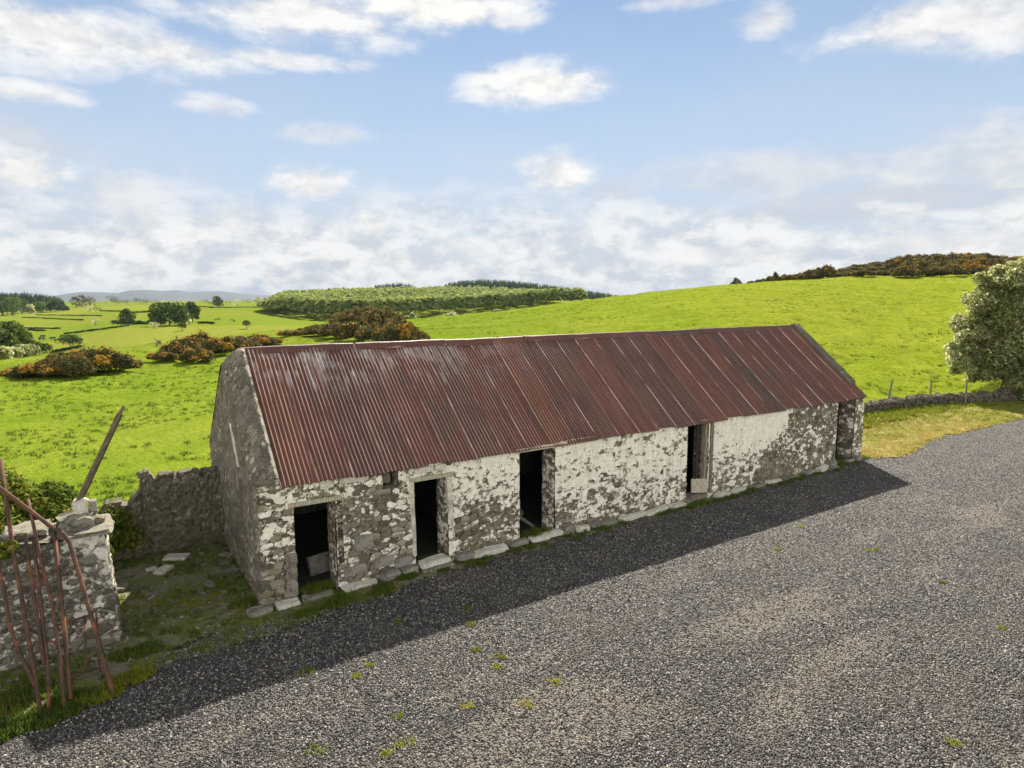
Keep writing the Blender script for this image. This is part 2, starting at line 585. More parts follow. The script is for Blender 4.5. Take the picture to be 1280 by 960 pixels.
# ---- terrain mesh
def build_ground():
    azs = np.concatenate([np.radians(np.arange(-180, -50, 4.0)), np.radians(np.arange(-50, 50.01, .25)), np.radians(np.arange(54, 180.1, 4.0))])
    rr = np.concatenate([[.01, 4, 8, 11], np.arange(13, 30, 1.0), np.arange(30, 190, .55), np.geomspace(190, 9000, 150)])
    Az, R = np.meshgrid(azs, rr)
    X, Y = R * np.sin(Az), R * np.cos(Az)
    Zz = gz(X, Y)
    na, nr = len(azs), len(rr)
    # field number: the near pasture, and the patchwork in the valley
    crest = np.interp(Az, _caz, [70, 72, 78, 90, 112, 122, 128, 136, 142, 148, 152, 160, 164, 168, 170, 170, 170, 170])
    far = np.clip((R - crest * 1.05) / (crest * .25), 0, 1)
    pt = worley(X / 190, Y / 120, 77)[2]
    i = np.arange(na * nr).reshape(nr, na)
    Fq = np.stack([i[:-1, :-1], i[:-1, 1:], i[1:, 1:], i[1:, :-1]], -1).reshape(-1, 4)
    me = np_mesh('pasture_ground', np.stack([X, Y, Zz], -1).reshape(-1, 3), Fq, {'far': far, 'patch': pt}, True)
    m, N = mat('pasture grass')
    pos = N.n('ShaderNodeNewGeometry').outputs[0]
    big = N.noise(pos, .035, 4, .6)
    mid = N.noise(pos, .35, 5, .6)
    fine = N.noise(N.scalev(pos, (1, 1, .3)), 5.0, 5, .65)
    near = N.mix(N.mapr(mid, .35, .68), GRASS_A, GRASS_B)
    near = N.mix(N.mapr(big, .4, .65, 0, .7), near, GRASS_C)
    near = N.mix(N.mapr(N.noise(N.scalev(pos, (1, 1.6, 1)), .11, 6, .68), .5, .66, 0, .6), near, (.085, .135, .012))
    near = N.mix(N.mapr(fine, .52, .36, 0, .55), near, GRASS_D)
    near = N.mix(N.mapr(N.n('ShaderNodeSeparateXYZ', i_0=pos).outputs[0], -12, 40, 0, .45), near, N.mix(N.mapr(mid, .35, .65), (.19, .205, .016), (.225, .225, .022)))
    pat = N.ramp(N.attr('patch'), [(0, (.125, .15, .018)), (.3, (.15, .165, .025)), (.6, (.11, .15, .014)), (1, (.16, .17, .035))], 'CONSTANT')
    pat = N.mix(N.mapr(mid, .3, .7, 0, .35), pat, (.10, .115, .02))
    c = N.mix(N.attr('far'), near, pat)
    finish(N, c, 1.0, N.m('ADD', N.m('MULTIPLY', fine, .6), mid), .16, .8, .0)
    o = link('pasture_ground', me, m)
    o['kind'] = 'structure'


GRASS_A, GRASS_B, GRASS_C, GRASS_D = (.105, .155, .012), (.145, .185, .017), (.175, .195, .026), (.07, .115, .007)
build_ground()


def sheet(name, poly, z, step, m, jit=.28, lift=.0):
    P = np.array(wp(poly))
    x0, y0 = P.min(0)
    x1, y1 = P.max(0)
    xs, ys = np.arange(x0, x1 + step, step), np.arange(y0, y1 + step, step)
    X, Y = np.meshgrid(xs, ys)
    e = hash_edge(X, Y) * 2 * jit
    e2 = hash_edge(X + 50, Y - 31) * 2 * jit
    ins = inpoly(X + e, Y + e2, [tuple(p) for p in P])
    i = np.arange(X.size).reshape(X.shape)
    keep = ins[:-1, :-1] & ins[1:, :-1] & ins[1:, 1:] & ins[:-1, 1:]
    Fq = np.stack([i[:-1, :-1], i[:-1, 1:], i[1:, 1:], i[1:, :-1]], -1)[keep]
    Zz = np.full(X.shape, z) + lift * (fbm(X / 1.7, Y / 1.7, 5, 3))
    used = np.zeros(X.size, bool)
    used[Fq.ravel()] = True
    re = np.cumsum(used) - 1
    V = np.stack([X, Y, Zz], -1).reshape(-1, 3)[used]
    me = np_mesh(name, V, re[Fq], {'bare': bare_patch(V[:, 0], V[:, 1])}, True)
    o = link(name, me, m)
    o['kind'] = 'structure'
    return o


def bare_patch(x, y):
    s, t = to_st(x, y)
    a = fbm(s / 2.6 + 4, t / .9, 61, 4)
    return np.clip((a - .55) / .12, 0, 1) * np.clip((-t - 2.2) / 2, 0, 1) * .8


# gravel material
def gravel_mats():
    cols = [(0, (.010, .0092, .0083)), (.35, (.029, .0262, .0232)), (.6, (.056, .050, .0425)), (.82, (.112, .098, .081)), (1, (.32, .28, .23))]
    m, N = mat('gravel bed')
    pos = N.n('ShaderNodeNewGeometry').outputs[0]
    cell = N.voro(pos, 30.0, 'F1', 1)
    dist = N.voro(pos, 30.0, 'F1', 0)
    sp = N.n('ShaderNodeSeparateColor', i_0=cell)
    c = N.ramp(sp.outputs[0], cols)
    big = N.noise(pos, .5, 5, .6)
    c = N.mix(N.mapr(big, .45, .7, 0, .4), c, (.095, .078, .058))
    c = N.mix(N.mapr(N.noise(pos, .8, 6, .72), .50, .64, 0, .5), c, (.030, .027, .024))
    c = N.mix(N.m('MULTIPLY', N.attr('bare'), .8), c, (.15, .125, .092))
    c = N.mix(N.mapr(dist, .42, .75, 0, .8), c, (.012, .010, .008))
    hgt = N.m('ADD', N.m('SUBTRACT', 1.0, N.m('MULTIPLY', dist, 1.6)), N.m('MULTIPLY', sp.outputs[1], .5))
    finish(N, c, .8, hgt, .025, 1.0, .35)
    m2, N = mat('gravel stone')
    rnd = N.n('ShaderNodeObjectInfo').outputs['Random']
    pos = N.n('ShaderNodeNewGeometry').outputs[0]
    c = N.ramp(rnd, cols)
    c = N.mix(N.mapr(N.noise(pos, .5, 5, .6), .45, .7, 0, .35), c, (.105, .086, .064))
    c = N.mix(N.mapr(N.noise(pos, .8, 6, .72), .50, .64, 0, .45), c, (.030, .027, .024))
    finish(N, c, .62, None, spec=.4)
    return m, m2


M_GRAVEL, M_PEBBLE = gravel_mats()


def earth_mat():
    m, N = mat('mossy earth')
    pos = N.n('ShaderNodeNewGeometry').outputs[0]
    a, b, f = N.noise(pos, 1.1, 5, .65), N.noise(pos, 5, 5, .65), N.noise(pos, 28, 4, .6)
    c = N.mix(N.mapr(b, .35, .65), (.15, .13, .085), (.28, .25, .18))
    c = N.mix(N.mapr(N.m('ADD', N.m('MULTIPLY', a, .6), N.m('MULTIPLY', b, .4)), .42, .58), c, (.13, .155, .030))
    c = N.mix(N.mapr(f, .62, .72), c, (.46, .43, .36))
    finish(N, c, .95, N.m('ADD', b, f), .08, 1, .1)
    return m


def verge_mat():
    m, N = mat('dry grass verge')
    pos = N.n('ShaderNodeNewGeometry').outputs[0]
    a, b = N.noise(pos, .6, 4, .6), N.noise(pos, 4, 5, .65)
    c = N.mix(N.mapr(a, .42, .6), (.20, .155, .04), (.13, .15, .015))
    c = N.mix(N.mapr(b, .5, .36, 0, .7), c, (.05, .05, .015))
    finish(N, c, .95, b, .1, 1, .1)
    return m


sheet('mossy_ground', MOSS, .004, .12, earth_mat(), .2, .03)
sheet('earth_strip', [(.6, -.95), (3, -.75), (22.3, -.75), (22.3, .02), (.6, .02)], .002, .14, bpy.data.materials['mossy earth'], .12, .01)
sheet('grass_verge', VERGE, .005, .2, verge_mat(), .4, .06)
gravel = sheet('gravel_yard', GRAVEL, .012, .14, M_GRAVEL, .16, .0)


# loose stones scattered over the yard (uncountable: one object)
def gravel_stones():
    P = np.array(wp(GRAVEL))
    # a carrier grid only where the camera can see, with a falling density
    xs, ys = np.arange(-13, 26, .3), np.arange(4.5, 32, .3)
    X, Y = np.meshgrid(xs, ys)
    e, e2 = hash_edge(X, Y) * .5, hash_edge(X + 50, Y - 31) * .5
    ins = inpoly(X + e, Y + e2, [tuple(p) for p in P]) & (np.abs(X) < 1.0 * Y + 2.0)
    i = np.arange(X.size).reshape(X.shape)
    keep = ins[:-1, :-1] & ins[1:, :-1] & ins[1:, 1:] & ins[:-1, 1:]
    Fq = np.stack([i[:-1, :-1], i[:-1, 1:], i[1:, 1:], i[1:, :-1]], -1)[keep]
    V = np.stack([X, Y, X * 0 + .012], -1).reshape(-1, 3)
    r = np.hypot(V[:, 0], V[:, 1])
    dens = np.clip((9.5 / np.maximum(r, 9.5)) ** 1.6, .1, 1) * (1 - .7 * bare_patch(V[:, 0], V[:, 1]))
    me = np_mesh('gravel_stones', V, Fq, {'dens': dens})
    o = link('gravel_stones', me, M_PEBBLE)
    tag(o, 'loose grey crushed gravel stones covering the farmyard', 'gravel', kind='stuff')
    g = bpy.data.node_groups.new('gravel scatter', 'GeometryNodeTree')
    g.interface.new_socket('Geometry', in_out='INPUT', socket_type='NodeSocketGeometry')
    g.interface.new_socket('Geometry', in_out='OUTPUT', socket_type='NodeSocketGeometry')
    nd, lk = g.nodes.new, g.links.new
    gi, go = nd('NodeGroupInput'), nd('NodeGroupOutput')
    dist = nd('GeometryNodeDistributePointsOnFaces')
    dist.distribute_method = 'RANDOM'
    at = nd('GeometryNodeInputNamedAttribute')
    at.data_type = 'FLOAT'
    at.inputs[0].default_value = 'dens'
    mul = nd('ShaderNodeMath')
    mul.operation = 'MULTIPLY'
    mul.inputs[1].default_value = 1250.0
    lk(at.outputs[0], mul.inputs[0])
    lk(gi.outputs[0], dist.inputs['Mesh'])
    lk(mul.outputs[0], dist.inputs['Density'])
    ico = nd('GeometryNodeMeshIcoSphere')
    ico.inputs['Radius'].default_value = 1.0
    ico.inputs['Subdivisions'].default_value = 1
    sm = nd('GeometryNodeSetMaterial')
    sm.inputs['Material'].default_value = M_PEBBLE
    lk(ico.outputs[0], sm.inputs['Geometry'])
    rv = nd('FunctionNodeRandomValue')
    rv.data_type = 'FLOAT_VECTOR'
    rv.inputs[0].default_value = (0, 0, 0)
    rv.inputs[1].default_value = (6.28, 6.28, 6.28)
    rs = nd('FunctionNodeRandomValue')
    rs.data_type = 'FLOAT_VECTOR'
    rs.inputs[0].default_value = (.010, .008, .006)
    rs.inputs[1].default_value = (.031, .026, .019)
    rs.inputs['Seed'].default_value = 5
    io = nd('GeometryNodeInstanceOnPoints')
    lk(dist.outputs[0], io.inputs['Points'])
    lk(sm.outputs[0], io.inputs['Instance'])
    lk(rv.outputs[0], io.inputs['Rotation'])
    lk(rs.outputs[0], io.inputs['Scale'])
    lk(io.outputs[0], go.inputs[0])
    md = o.modifiers.new('scatter', 'NODES')
    md.node_group = g


gravel_stones()


# ------------------------------------------------------------------ distant hills
def distant_hills():
    prof = [(-500, 372), (-100, 372), (0, 371), (60, 371), (80, 368), (100, 365), (120, 365), (150, 366), (162, 363), (185, 362), (205, 363.5), (222, 362.5), (240, 365), (258, 364), (275, 363.5),
            (296, 366), (330, 369), (420, 371), (600, 372), (900, 373)]
    us = np.arange(-400, 900, 4.0)
    vs = np.interp(us, [p[0] for p in prof], [p[1] for p in prof])
    V, rows = [], 9
    for k in range(rows):
        r = 5200 + 260 * (k - 4)
        w = math.exp(-((k - 4) / 1.9) ** 2)
        for u, v in zip(us, vs):
            top = zat(u, v, 5200)
            q = at_r(u, r)
            n = fbm(np.array([u / 40.0]), np.array([k * .9]), 33, 4)[0]
            V.append((q[0], q[1], -5 + (top + 5) * w * (1 - .25 * (n - .5) * (1 if k != 4 else .1))))
    n = len(us)
    i = np.arange(rows * n).reshape(rows, n)
    Fq = np.stack([i[:-1, :-1], i[:-1, 1:], i[1:, 1:], i[1:, :-1]], -1).reshape(-1, 4)
    m, N = mat('moorland')
    pos = N.n('ShaderNodeNewGeometry').outputs[0]
    finish(N, N.mix(N.noise(pos, .004, 5, .6), (.025, .038, .042), (.05, .058, .055)), .95)
    o = link('distant_hills', np_mesh('distant_hills', V, Fq, None, True), m)
    o['kind'] = 'structure'


distant_hills()


# ------------------------------------------------------------------ foliage tools
def rand_unit(n, rng):
    v = rng.normal(size=(n, 3))
    return v / np.linalg.norm(v, axis=1, keepdims=True)


def leaf_cards(P, Nrm, size, rng, jitter=.7, aspect=.6):
    """quads of size (array) at P, facing Nrm roughly"""
    n = len(P)
    d = Nrm + jitter * rand_unit(n, rng)
    d /= np.linalg.norm(d, axis=1, keepdims=True) + 1e-9
    a = np.cross(d, rand_unit(n, rng))
    a /= np.linalg.norm(a, axis=1, keepdims=True) + 1e-9
    b = np.cross(d, a)
    sz = np.broadcast_to(np.asarray(size, float), (n,))[:, None]
    a, b = a * sz, b * sz * aspect
    bend = d * sz * .18
    V = np.stack([P - a, P - b + bend, P + a, P + b + bend], 1).reshape(-1, 3)
    Fq = np.arange(n * 4).reshape(n, 4)
    return V, Fq


def blob_points(blobs, n, rng, shell=.55, low=-.75):
    """points in the outer shell of a set of ellipsoid clumps (cx,cy,cz,rx,ry,rz)"""
    B = np.array(blobs, float)
    wgt = (B[:, 3] * B[:, 4] * B[:, 5]) ** .67
    k = rng.choice(len(B), n, p=wgt / wgt.sum())
    u = rand_unit(n, rng)
    u[:, 2] = np.where(u[:, 2] < low, -u[:, 2], u[:, 2])
    rad = shell + (1.05 - shell) * rng.random(n) ** .6
    P = B[k, :3] + u * rad[:, None] * B[k, 3:6]
    return P, u, k


def leaf_mat(name, stops, transl=.3, rough=.8, tcol=None, spec=.06):
    m, N = mat(name)
    t = N.attr('tint')
    c = N.ramp(t, stops)
    tc = c if tcol is None else N.ramp(t, tcol)
    finish(N, c, rough, None, spec=spec, transl=(transl, tc))
    return m


M_BARK, _N = mat('bark')
_p = _N.n('ShaderNodeTexCoord').outputs[3]
_f = _N.noise(_N.scalev(_p, (1, 1, .25)), 14, 5, .6)
finish(_N, _N.mix(_N.mapr(_f, .35, .65), (.045, .036, .026), (.13, .11, .085)), .9, _f, .03, 1)

M_OAK = leaf_mat('dark broadleaf', [(0, (.024, .042, .012)), (.5, (.046, .074, .018)), (1, (.085, .115, .028))], .3)
M_LIGHT = leaf_mat('fresh broadleaf', [(0, (.05, .085, .014)), (.5, (.075, .115, .02)), (1, (.12, .16, .03))], .3)
M_HAW = leaf_mat('hawthorn in bloom', [(0, (.13, .15, .045)), (.45, (.25, .27, .095)), (.8, (.36, .37, .17)), (1, (.60, .57, .40))], .6)
M_CONI = leaf_mat('conifer needles', [(0, (.024, .044, .014)), (.6, (.048, .074, .024)), (1, (.085, .105, .036))], .25)
M_GORSE = leaf_mat('gorse foliage', [(0, (.030, .032, .010)), (.5, (.062, .062, .020)), (.85, (.11, .098, .034)), (1, (.20, .145, .05))], .25)
M_BLOOM = leaf_mat('gorse blossom', [(0, (.24, .125, .016)), (.5, (.37, .20, .026)), (1, (.50, .32, .06))], .3)
M_DULLB = leaf_mat('fading gorse blossom', [(0, (.11, .075, .024)), (.5, (.18, .13, .04)), (1, (.30, .23, .075))], .25)
M_WOOD = leaf_mat('plantation canopy', [(0, (.085, .12, .026)), (.4, (.18, .225, .05)), (1, (.29, .31, .09))], .5)


def trunk_limbs(h, r, rng, n_limbs=5, spread=.5, lean=(0, 0)):
    mb = MB()
    top = Vector((lean[0], lean[1], h * .75))
    pts = [Vector((0, 0, -.3)), Vector((lean[0] * .2 + rng.normal() * .02 * h, lean[1] * .2, h * .25)), Vector((lean[0] * .6, lean[1] * .6 + rng.normal() * .02 * h, h * .5)), top]
    mb.tube(pts, r, 8, r * .3)
    for k in range(n_limbs):
        f = .25 + .5 * k / n_limbs
        p0 = Vector((0, 0, -.3)).lerp(top, f)
        a = k * 2.4 + rng.random()
        L = h * spread * (1.1 - f * .7)
        p1 = p0 + Vector((math.cos(a) * L * .5, math.sin(a) * L * .5, L * .25))
        p2 = p0 + Vector((math.cos(a) * L, math.sin(a) * L, L * .65))
        mb.tube([p0, p1, p2], r * .45, 6, r * .1)
    return mb


def crown_mesh(name, h, w, rng, n, leaf, base=.2, nb=14, tops=1.0, flat=1.0):
    """crown of clumps between base*h and h, w = half width"""
    blobs = []
    for k in range(nb):
        f = (k + .5) / nb
        zc = h * (base + (1 - base) * (.15 + .75 * f))
        prof = math.sin(math.pi * min(1, .25 + .7 * f)) ** .7
        a = k * 2.4 + rng.random()
        rr = w * prof * (.55 + .25 * rng.random()) * (0 if k == nb - 1 else 1)
        s = w * (.34 + .2 * rng.random())
        blobs.append((math.cos(a) * rr, math.sin(a) * rr, min(zc, h - s * .8), s, s, s * .8 * flat))
    P, u, k = blob_points(blobs, n, rng, .5)
    V, Fq = leaf_cards(P, u, leaf * (.6 + .8 * rng.random(n)), rng, .8, .7)
    kt = rng.random(nb) * .4
    tint = np.clip(rng.random(n) * .75 + kt[k], 0, 1)
    return np_mesh(name, V, Fq, {'tint': np.repeat(tint, 4)})


def make_tree(name, pos, h, w, label, cat='tree', group=None, m=None, n=900, leaf=.35, base=.2, seed=1, nb=14, r=None, flat=1.0):
    rng = np.random.default_rng(seed)
    t = thing(name, pos, label, cat, group)
    trunk_limbs(h * .85, r or h * .035, rng, 5, .35).build('trunk', M_BARK, t, True)
    link('crown', crown_mesh('crown', h, w, rng, n, leaf, base, nb, flat=flat), m or M_OAK, t)
    return t


# ------------------------------------------------------------------ stone-work
def stone_mat(name, stones, mortar, white, grime=(.07, .065, .04), moss=.25):
    m, N = mat(name)
    tc = N.n('ShaderNodeTexCoord').outputs[3]
    rnd, gap, wash = N.attr('rnd'), N.attr('gap'), N.attr('wash')
    c = N.ramp(rnd, stones)
    n1, n2, n3 = N.noise(tc, 7, 5, .65), N.noise(tc, 30, 4, .65), N.noise(tc, 75, 3, .6)
    c = N.mix(N.mapr(n1, .35, .7, 0, .55), c, grime)
    c = N.mix(N.mapr(n2, .35, .65, 0, .4), c, N.mix(.5, c, (.30, .27, .21)))
    gm = N.mapr(N.m('ADD', gap, N.m('MULTIPLY', N.m('SUBTRACT', n2, .5), .25)), .16, .07)
    c = N.mix(gm, c, N.mix(N.mapr(n1, .46, .62), mortar[0], mortar[1]))
    wm = N.m('ADD', wash, N.m('ADD', N.m('MULTIPLY', N.m('SUBTRACT', n2, .5), .8), N.m('MULTIPLY', N.m('SUBTRACT', n3, .5), .6)))
    wm = N.mapr(wm, .42, .62)
    wcol = N.mix(N.mapr(n1, .3, .7), white, tuple(x * .78 for x in white))
    stain = N.noise(N.scalev(tc, (5.0, 5.0, .7)), 1.6, 5, .65)
    wcol = N.mix(N.mapr(stain, .48, .7, 0, .6), wcol, tuple(x * y for x, y in zip(white, (.60, .56, .49))))
    wcol = N.mix(N.mapr(n3, .55, .75, 0, .4), wcol, (.30, .27, .20))
    c = N.mix(N.m('MULTIPLY', wm, .93), c, wcol)
    c = N.mix(N.mapr(n3, .44, .30, 0, .65), c, (.05, .043, .03))
    sepz = N.n('ShaderNodeSeparateXYZ', i_0=tc).outputs[2]
    low = N.m('MULTIPLY', N.mapr(N.m('ADD', sepz, N.m('MULTIPLY', n1, .6)), .75, .2), moss)
    c = N.mix(low, c, (.06, .062, .025))
    finish(N, c, .93, N.m('ADD', n2, N.m('MULTIPLY', n3, .6)), .018, 1, .15)
    return m


M_FRONT = stone_mat('limewashed rubble', [(0, (.06, .046, .030)), (.35, (.12, .098, .064)), (.7, (.20, .165, .112)), (1, (.32, .27, .195))],
                    ((.040, .032, .022), (.26, .225, .165)), (.84, .775, .65))
M_GABLE = stone_mat('weathered gable rubble', [(0, (.06, .05, .036)), (.5, (.115, .097, .07)), (1, (.21, .18, .135))], ((.05, .042, .03), (.19, .165, .12)), (.46, .41, .32), (.06, .052, .036), .35)
M_RUIN = stone_mat('mossy old rubble', [(0, (.07, .057, .038)), (.5, (.125, .105, .072)), (1, (.21, .18, .13))], ((.06, .05, .034), (.17, .145, .105)), (.34, .31, .24), (.05, .05, .025), .5)
M_PIER = stone_mat('pier rubble', [(0, (.04, .036, .03)), (.5, (.08, .07, .055)), (1, (.16, .145, .12))], ((.16, .14, .11), (.42, .38, .31)), (.66, .61, .52))


def plain_stone(name, a, b, moss=.0):
    m, N = mat(name)
    tc = N.n('ShaderNodeTexCoord').outputs[3]
    n1, n2 = N.noise(tc, 5, 5, .65), N.noise(tc, 35, 4, .65)
    c = N.mix(N.mapr(N.m('ADD', N.m('MULTIPLY', n1, .6), N.m('MULTIPLY', n2, .4)), .38, .62), a, b)
    if moss:
        c = N.mix(N.mapr(n1, .5, .62, 0, moss), c, (.06, .07, .02))
    finish(N, c, .9, N.m('ADD', n1, N.m('MULTIPLY', n2, .5)), .03, 1, .15)
    return m


M_PALE = plain_stone('pale kerb stone', (.34, .31, .25), (.62, .57, .48), .35)
M_GREYST = plain_stone('grey field stone', (.10, .09, .075), (.28, .25, .21), .25)
M_DARKST = plain_stone('dark quoin stone', (.055, .048, .036), (.13, .115, .085))
M_CAP = plain_stone('lichened cap stone', (.08, .072, .055), (.27, .24, .19), .45)
M_PLASTER = plain_stone('old lime plaster', (.30, .27, .21), (.60, .55, .45))
M_DARKIN, _N = mat('dark interior')
finish(_N, (.035, .032, .028), .95)  # near-black colour for the floor, cross walls and door leaf


def timber_mat(name, a, b):
    m, N = mat(name)
    tc = N.n('ShaderNodeTexCoord').outputs[3]
    g = N.noise(N.scalev(tc, (9, 9, .9)), 6, 5, .6, .4)
    finish(N, N.mix(N.mapr(g, .35, .65), a, b), .85, g, .01, 1, .15)
    return m


M_TIMBER = timber_mat('weathered timber', (.10, .08, .055), (.27, .23, .17))
M_POST = timber_mat('grey brown post', (.075, .062, .045), (.20, .17, .125))
M_PALEWOOD = timber_mat('bleached board', (.22, .19, .13), (.40, .35, .26))


def rubble(u0, u1, v0, v1, step, P, holes=(), stone=.27, asp=1.75, amp=.035, seed=1, wash=None, top=None, amp_edge=True, warp=.5, flip=False):
    """displaced rubble sheet. P(u,v,h)->xyz. Returns V,F,attrs"""
    us = set(np.round(np.linspace(u0, u1, max(2, int((u1 - u0) / step) + 1)), 4))
    vs = set(np.round(np.linspace(v0, v1, max(2, int((v1 - v0) / step) + 1)), 4))
    us, vs = np.array(sorted(us)), np.array(sorted(vs))
    for (a, b, c, d) in holes:          # snap grid lines to opening edges
        for e in (a, b):
            us[np.argmin(abs(us - e))] = e
        for e in (c, d):
            if v0 < e < v1:
                vs[np.argmin(abs(vs - e))] = e
    U, V = np.meshgrid(us, vs)
    Vt = V
    if top is not None:                 # top(u): stretch the last rows to an uneven top
        tp = top(us)[None, :]
        Vt = v0 + (V - v0) / (v1 - v0) * (tp - v0)
    wx = U + warp * .12 * (fbm(U * 3, Vt * 3, seed + 2, 3) - .5)
    wy = Vt + warp * .12 * (fbm(U * 3 + 9, Vt * 3, seed + 3, 3) - .5)
    f1, f2, rid = worley(wx / stone, wy / stone * asp, seed)
    g1, g2, rid2 = worley(wx / stone * 2.1, wy / stone * asp * 2.1, seed + 30)
    small = fbm(U / .9, Vt / .9, seed + 60, 2) > .53      # patches of small packing stones
    f1, f2, rid = np.where(small, g1, f1), np.where(small, g2, f2), np.where(small, rid2, rid)
    gap = np.clip(f2 - f1, 0, 1)
    hgt = amp * (np.clip(gap / .28, 0, 1) ** .5) * (.55 + .7 * rid) + .012 * (fbm(U * 14, Vt * 14, seed + 7, 3) - .5) + .03 * (fbm(U * 1.1, Vt * 1.1, seed + 8, 3) - .5)
    w = wash(U, Vt) if wash is not None else np.zeros(U.shape)
    nz = (fbm(U * 1.7, Vt * 2.4, seed + 90, 4) - .5) * .55 + (fbm(U * 10, Vt * 14, seed + 95, 4) - .5) * 1.1 + (((rid * 7.31) % 1.0) - .5) * .62 - np.clip((.13 - gap) / .13, 0, 1) * (.42 - .25 * np.clip((w - .6) / .3, 0, 1))
    wv = w + nz
    hgt = hgt * (1 - .55 * np.clip((wv - .4) / .4, 0, 1))
    pts = P(U, Vt, hgt)
    i = np.arange(U.size).reshape(U.shape)
    Fq = np.stack([i[:-1, :-1], i[:-1, 1:], i[1:, 1:], i[1:, :-1]], -1)
    cu, cv = (U[:-1, :-1] + U[1:, 1:]) / 2, (Vt[:-1, :-1] + Vt[1:, 1:]) / 2
    keep = np.ones(cu.shape, bool)
    for (a, b, c, d) in holes:
        keep &= ~((cu > a) & (cu < b) & (cv > c) & (cv < d))
    Fq = Fq[keep]
    if flip:
        Fq = Fq[:, ::-1]
    return pts.reshape(-1, 3), Fq, {'rnd': rid.ravel(), 'gap': gap.ravel(), 'wash': wv.ravel()}


def join_sheets(name, parts, m, parent, smooth=True):
    V, Fs, at, n = [], [], {'rnd': [], 'gap': [], 'wash': []}, 0
    for (v, f, a) in parts:
        V.append(v)
        Fs.append(f + n)
        n += len(v)
        for k in at:
            at[k].append(a[k])
    me = np_mesh(name, np.concatenate(V), np.concatenate(Fs), {k: np.concatenate(x) for k, x in at.items()}, smooth)
    return link(name, me, m, parent)


def pl(ax_u, ax_v, nrm, org):
    au, av, an, oo = (np.array(q, float) for q in (ax_u, ax_v, nrm, org))
    return lambda U, V, H: oo + U[..., None] * au + V[..., None] * av + H[..., None] * an


def lump(rng, L, D, H, n=3, j=.18):
    """an irregular worn stone block"""
    bm = bmesh.new()
    bmesh.ops.create_cube(bm, size=1.0)
    bmesh.ops.subdivide_edges(bm, edges=bm.edges[:], cuts=4, use_grid_fill=True)
    co = np.array([v.co[:] for v in bm.verts])
    ab = np.abs(co)
    f = 1 - .12 * (ab[:, 0] * ab[:, 1] + ab[:, 1] * ab[:, 2] + ab[:, 0] * ab[:, 2]) * 1.3
    o = rng.random(3) * 50
    m = min(L, D, H)
    q = co * np.array([L, D, H]) * f[:, None]
    for ax in range(3):
        a, b = q[:, (ax + 1) % 3], q[:, (ax + 2) % 3]
        big = fbm(co[:, (ax + 1) % 3] * 2.2 + co[:, ax] * 1.7 + o[ax], co[:, (ax + 2) % 3] * 2.2 + o[(ax + 1) % 3], ax, 3) - .5
        q[:, ax] += big * j * (m * 1.3 + .12 * (L, D, H)[ax])
    q += rng.normal(size=q.shape) * m * j * .06
    for v, p in zip(bm.verts, q):
        v.co = Vector(p)
    me = bpy.data.meshes.new('stone')
    bm.to_mesh(me)
    bm.free()
    return me


# ------------------------------------------------------------------ THE BARN
LEN, WID, WALL_H, RIDGE = 21.78, 5.87, 2.50, 4.98
DOORS = [(.67, 1.52, -.1, 2.03), (3.3, 4.14, -.1, 2.12), (6.12, 7.22, -.1, 2.42), (12.12, 13.06, -.1, 2.40), (20.02, 21.15, -.1, 2.42)]
WINDOW = (2.56, 2.93, 2.05, 2.44)
TH = .55


def front_bias(s, z):
    b = np.full(s.shape, .36)
    b = np.where(z > 2.08, .55, b)
    lo = np.clip((z - .9) / .7, 0, 1)
    b = np.where((s > 4.1) & (s < 6.2), .34 + .46 * np.clip((z - 1.0) / .7, 0, 1), b)
    b = np.where((s > 7.2) & (s < 12.2), .50 + .34 * np.clip((z - .65) / .8, 0, 1), b)
    b = np.where((s > 13.0) & (s < 17.05), .56 + .5 * np.clip((z - .85) / .8, 0, 1), b)
    b = b - .42 * np.clip((s - 15.6 - .5 * (z - 1)) / .8, 0, 1) * np.clip((2.0 - z) / .3, 0, 1) * (s < 17.05) * (s > 13)
    b = np.where(s > 17.05, .41, b)
    for (a, c, z0, z1) in DOORS[:3]:
        near = np.minimum(abs(s - a), abs(s - c)) < .16
        b = np.where(near & (z < z1), np.maximum(b, .5), b)
    b = np.where((s < .62) & (z > 1.25), .5, b)
    b = np.where((s < .62) & (z < .95), .12, b)
    b = np.where(z < .25, b - .12, b)
    return b


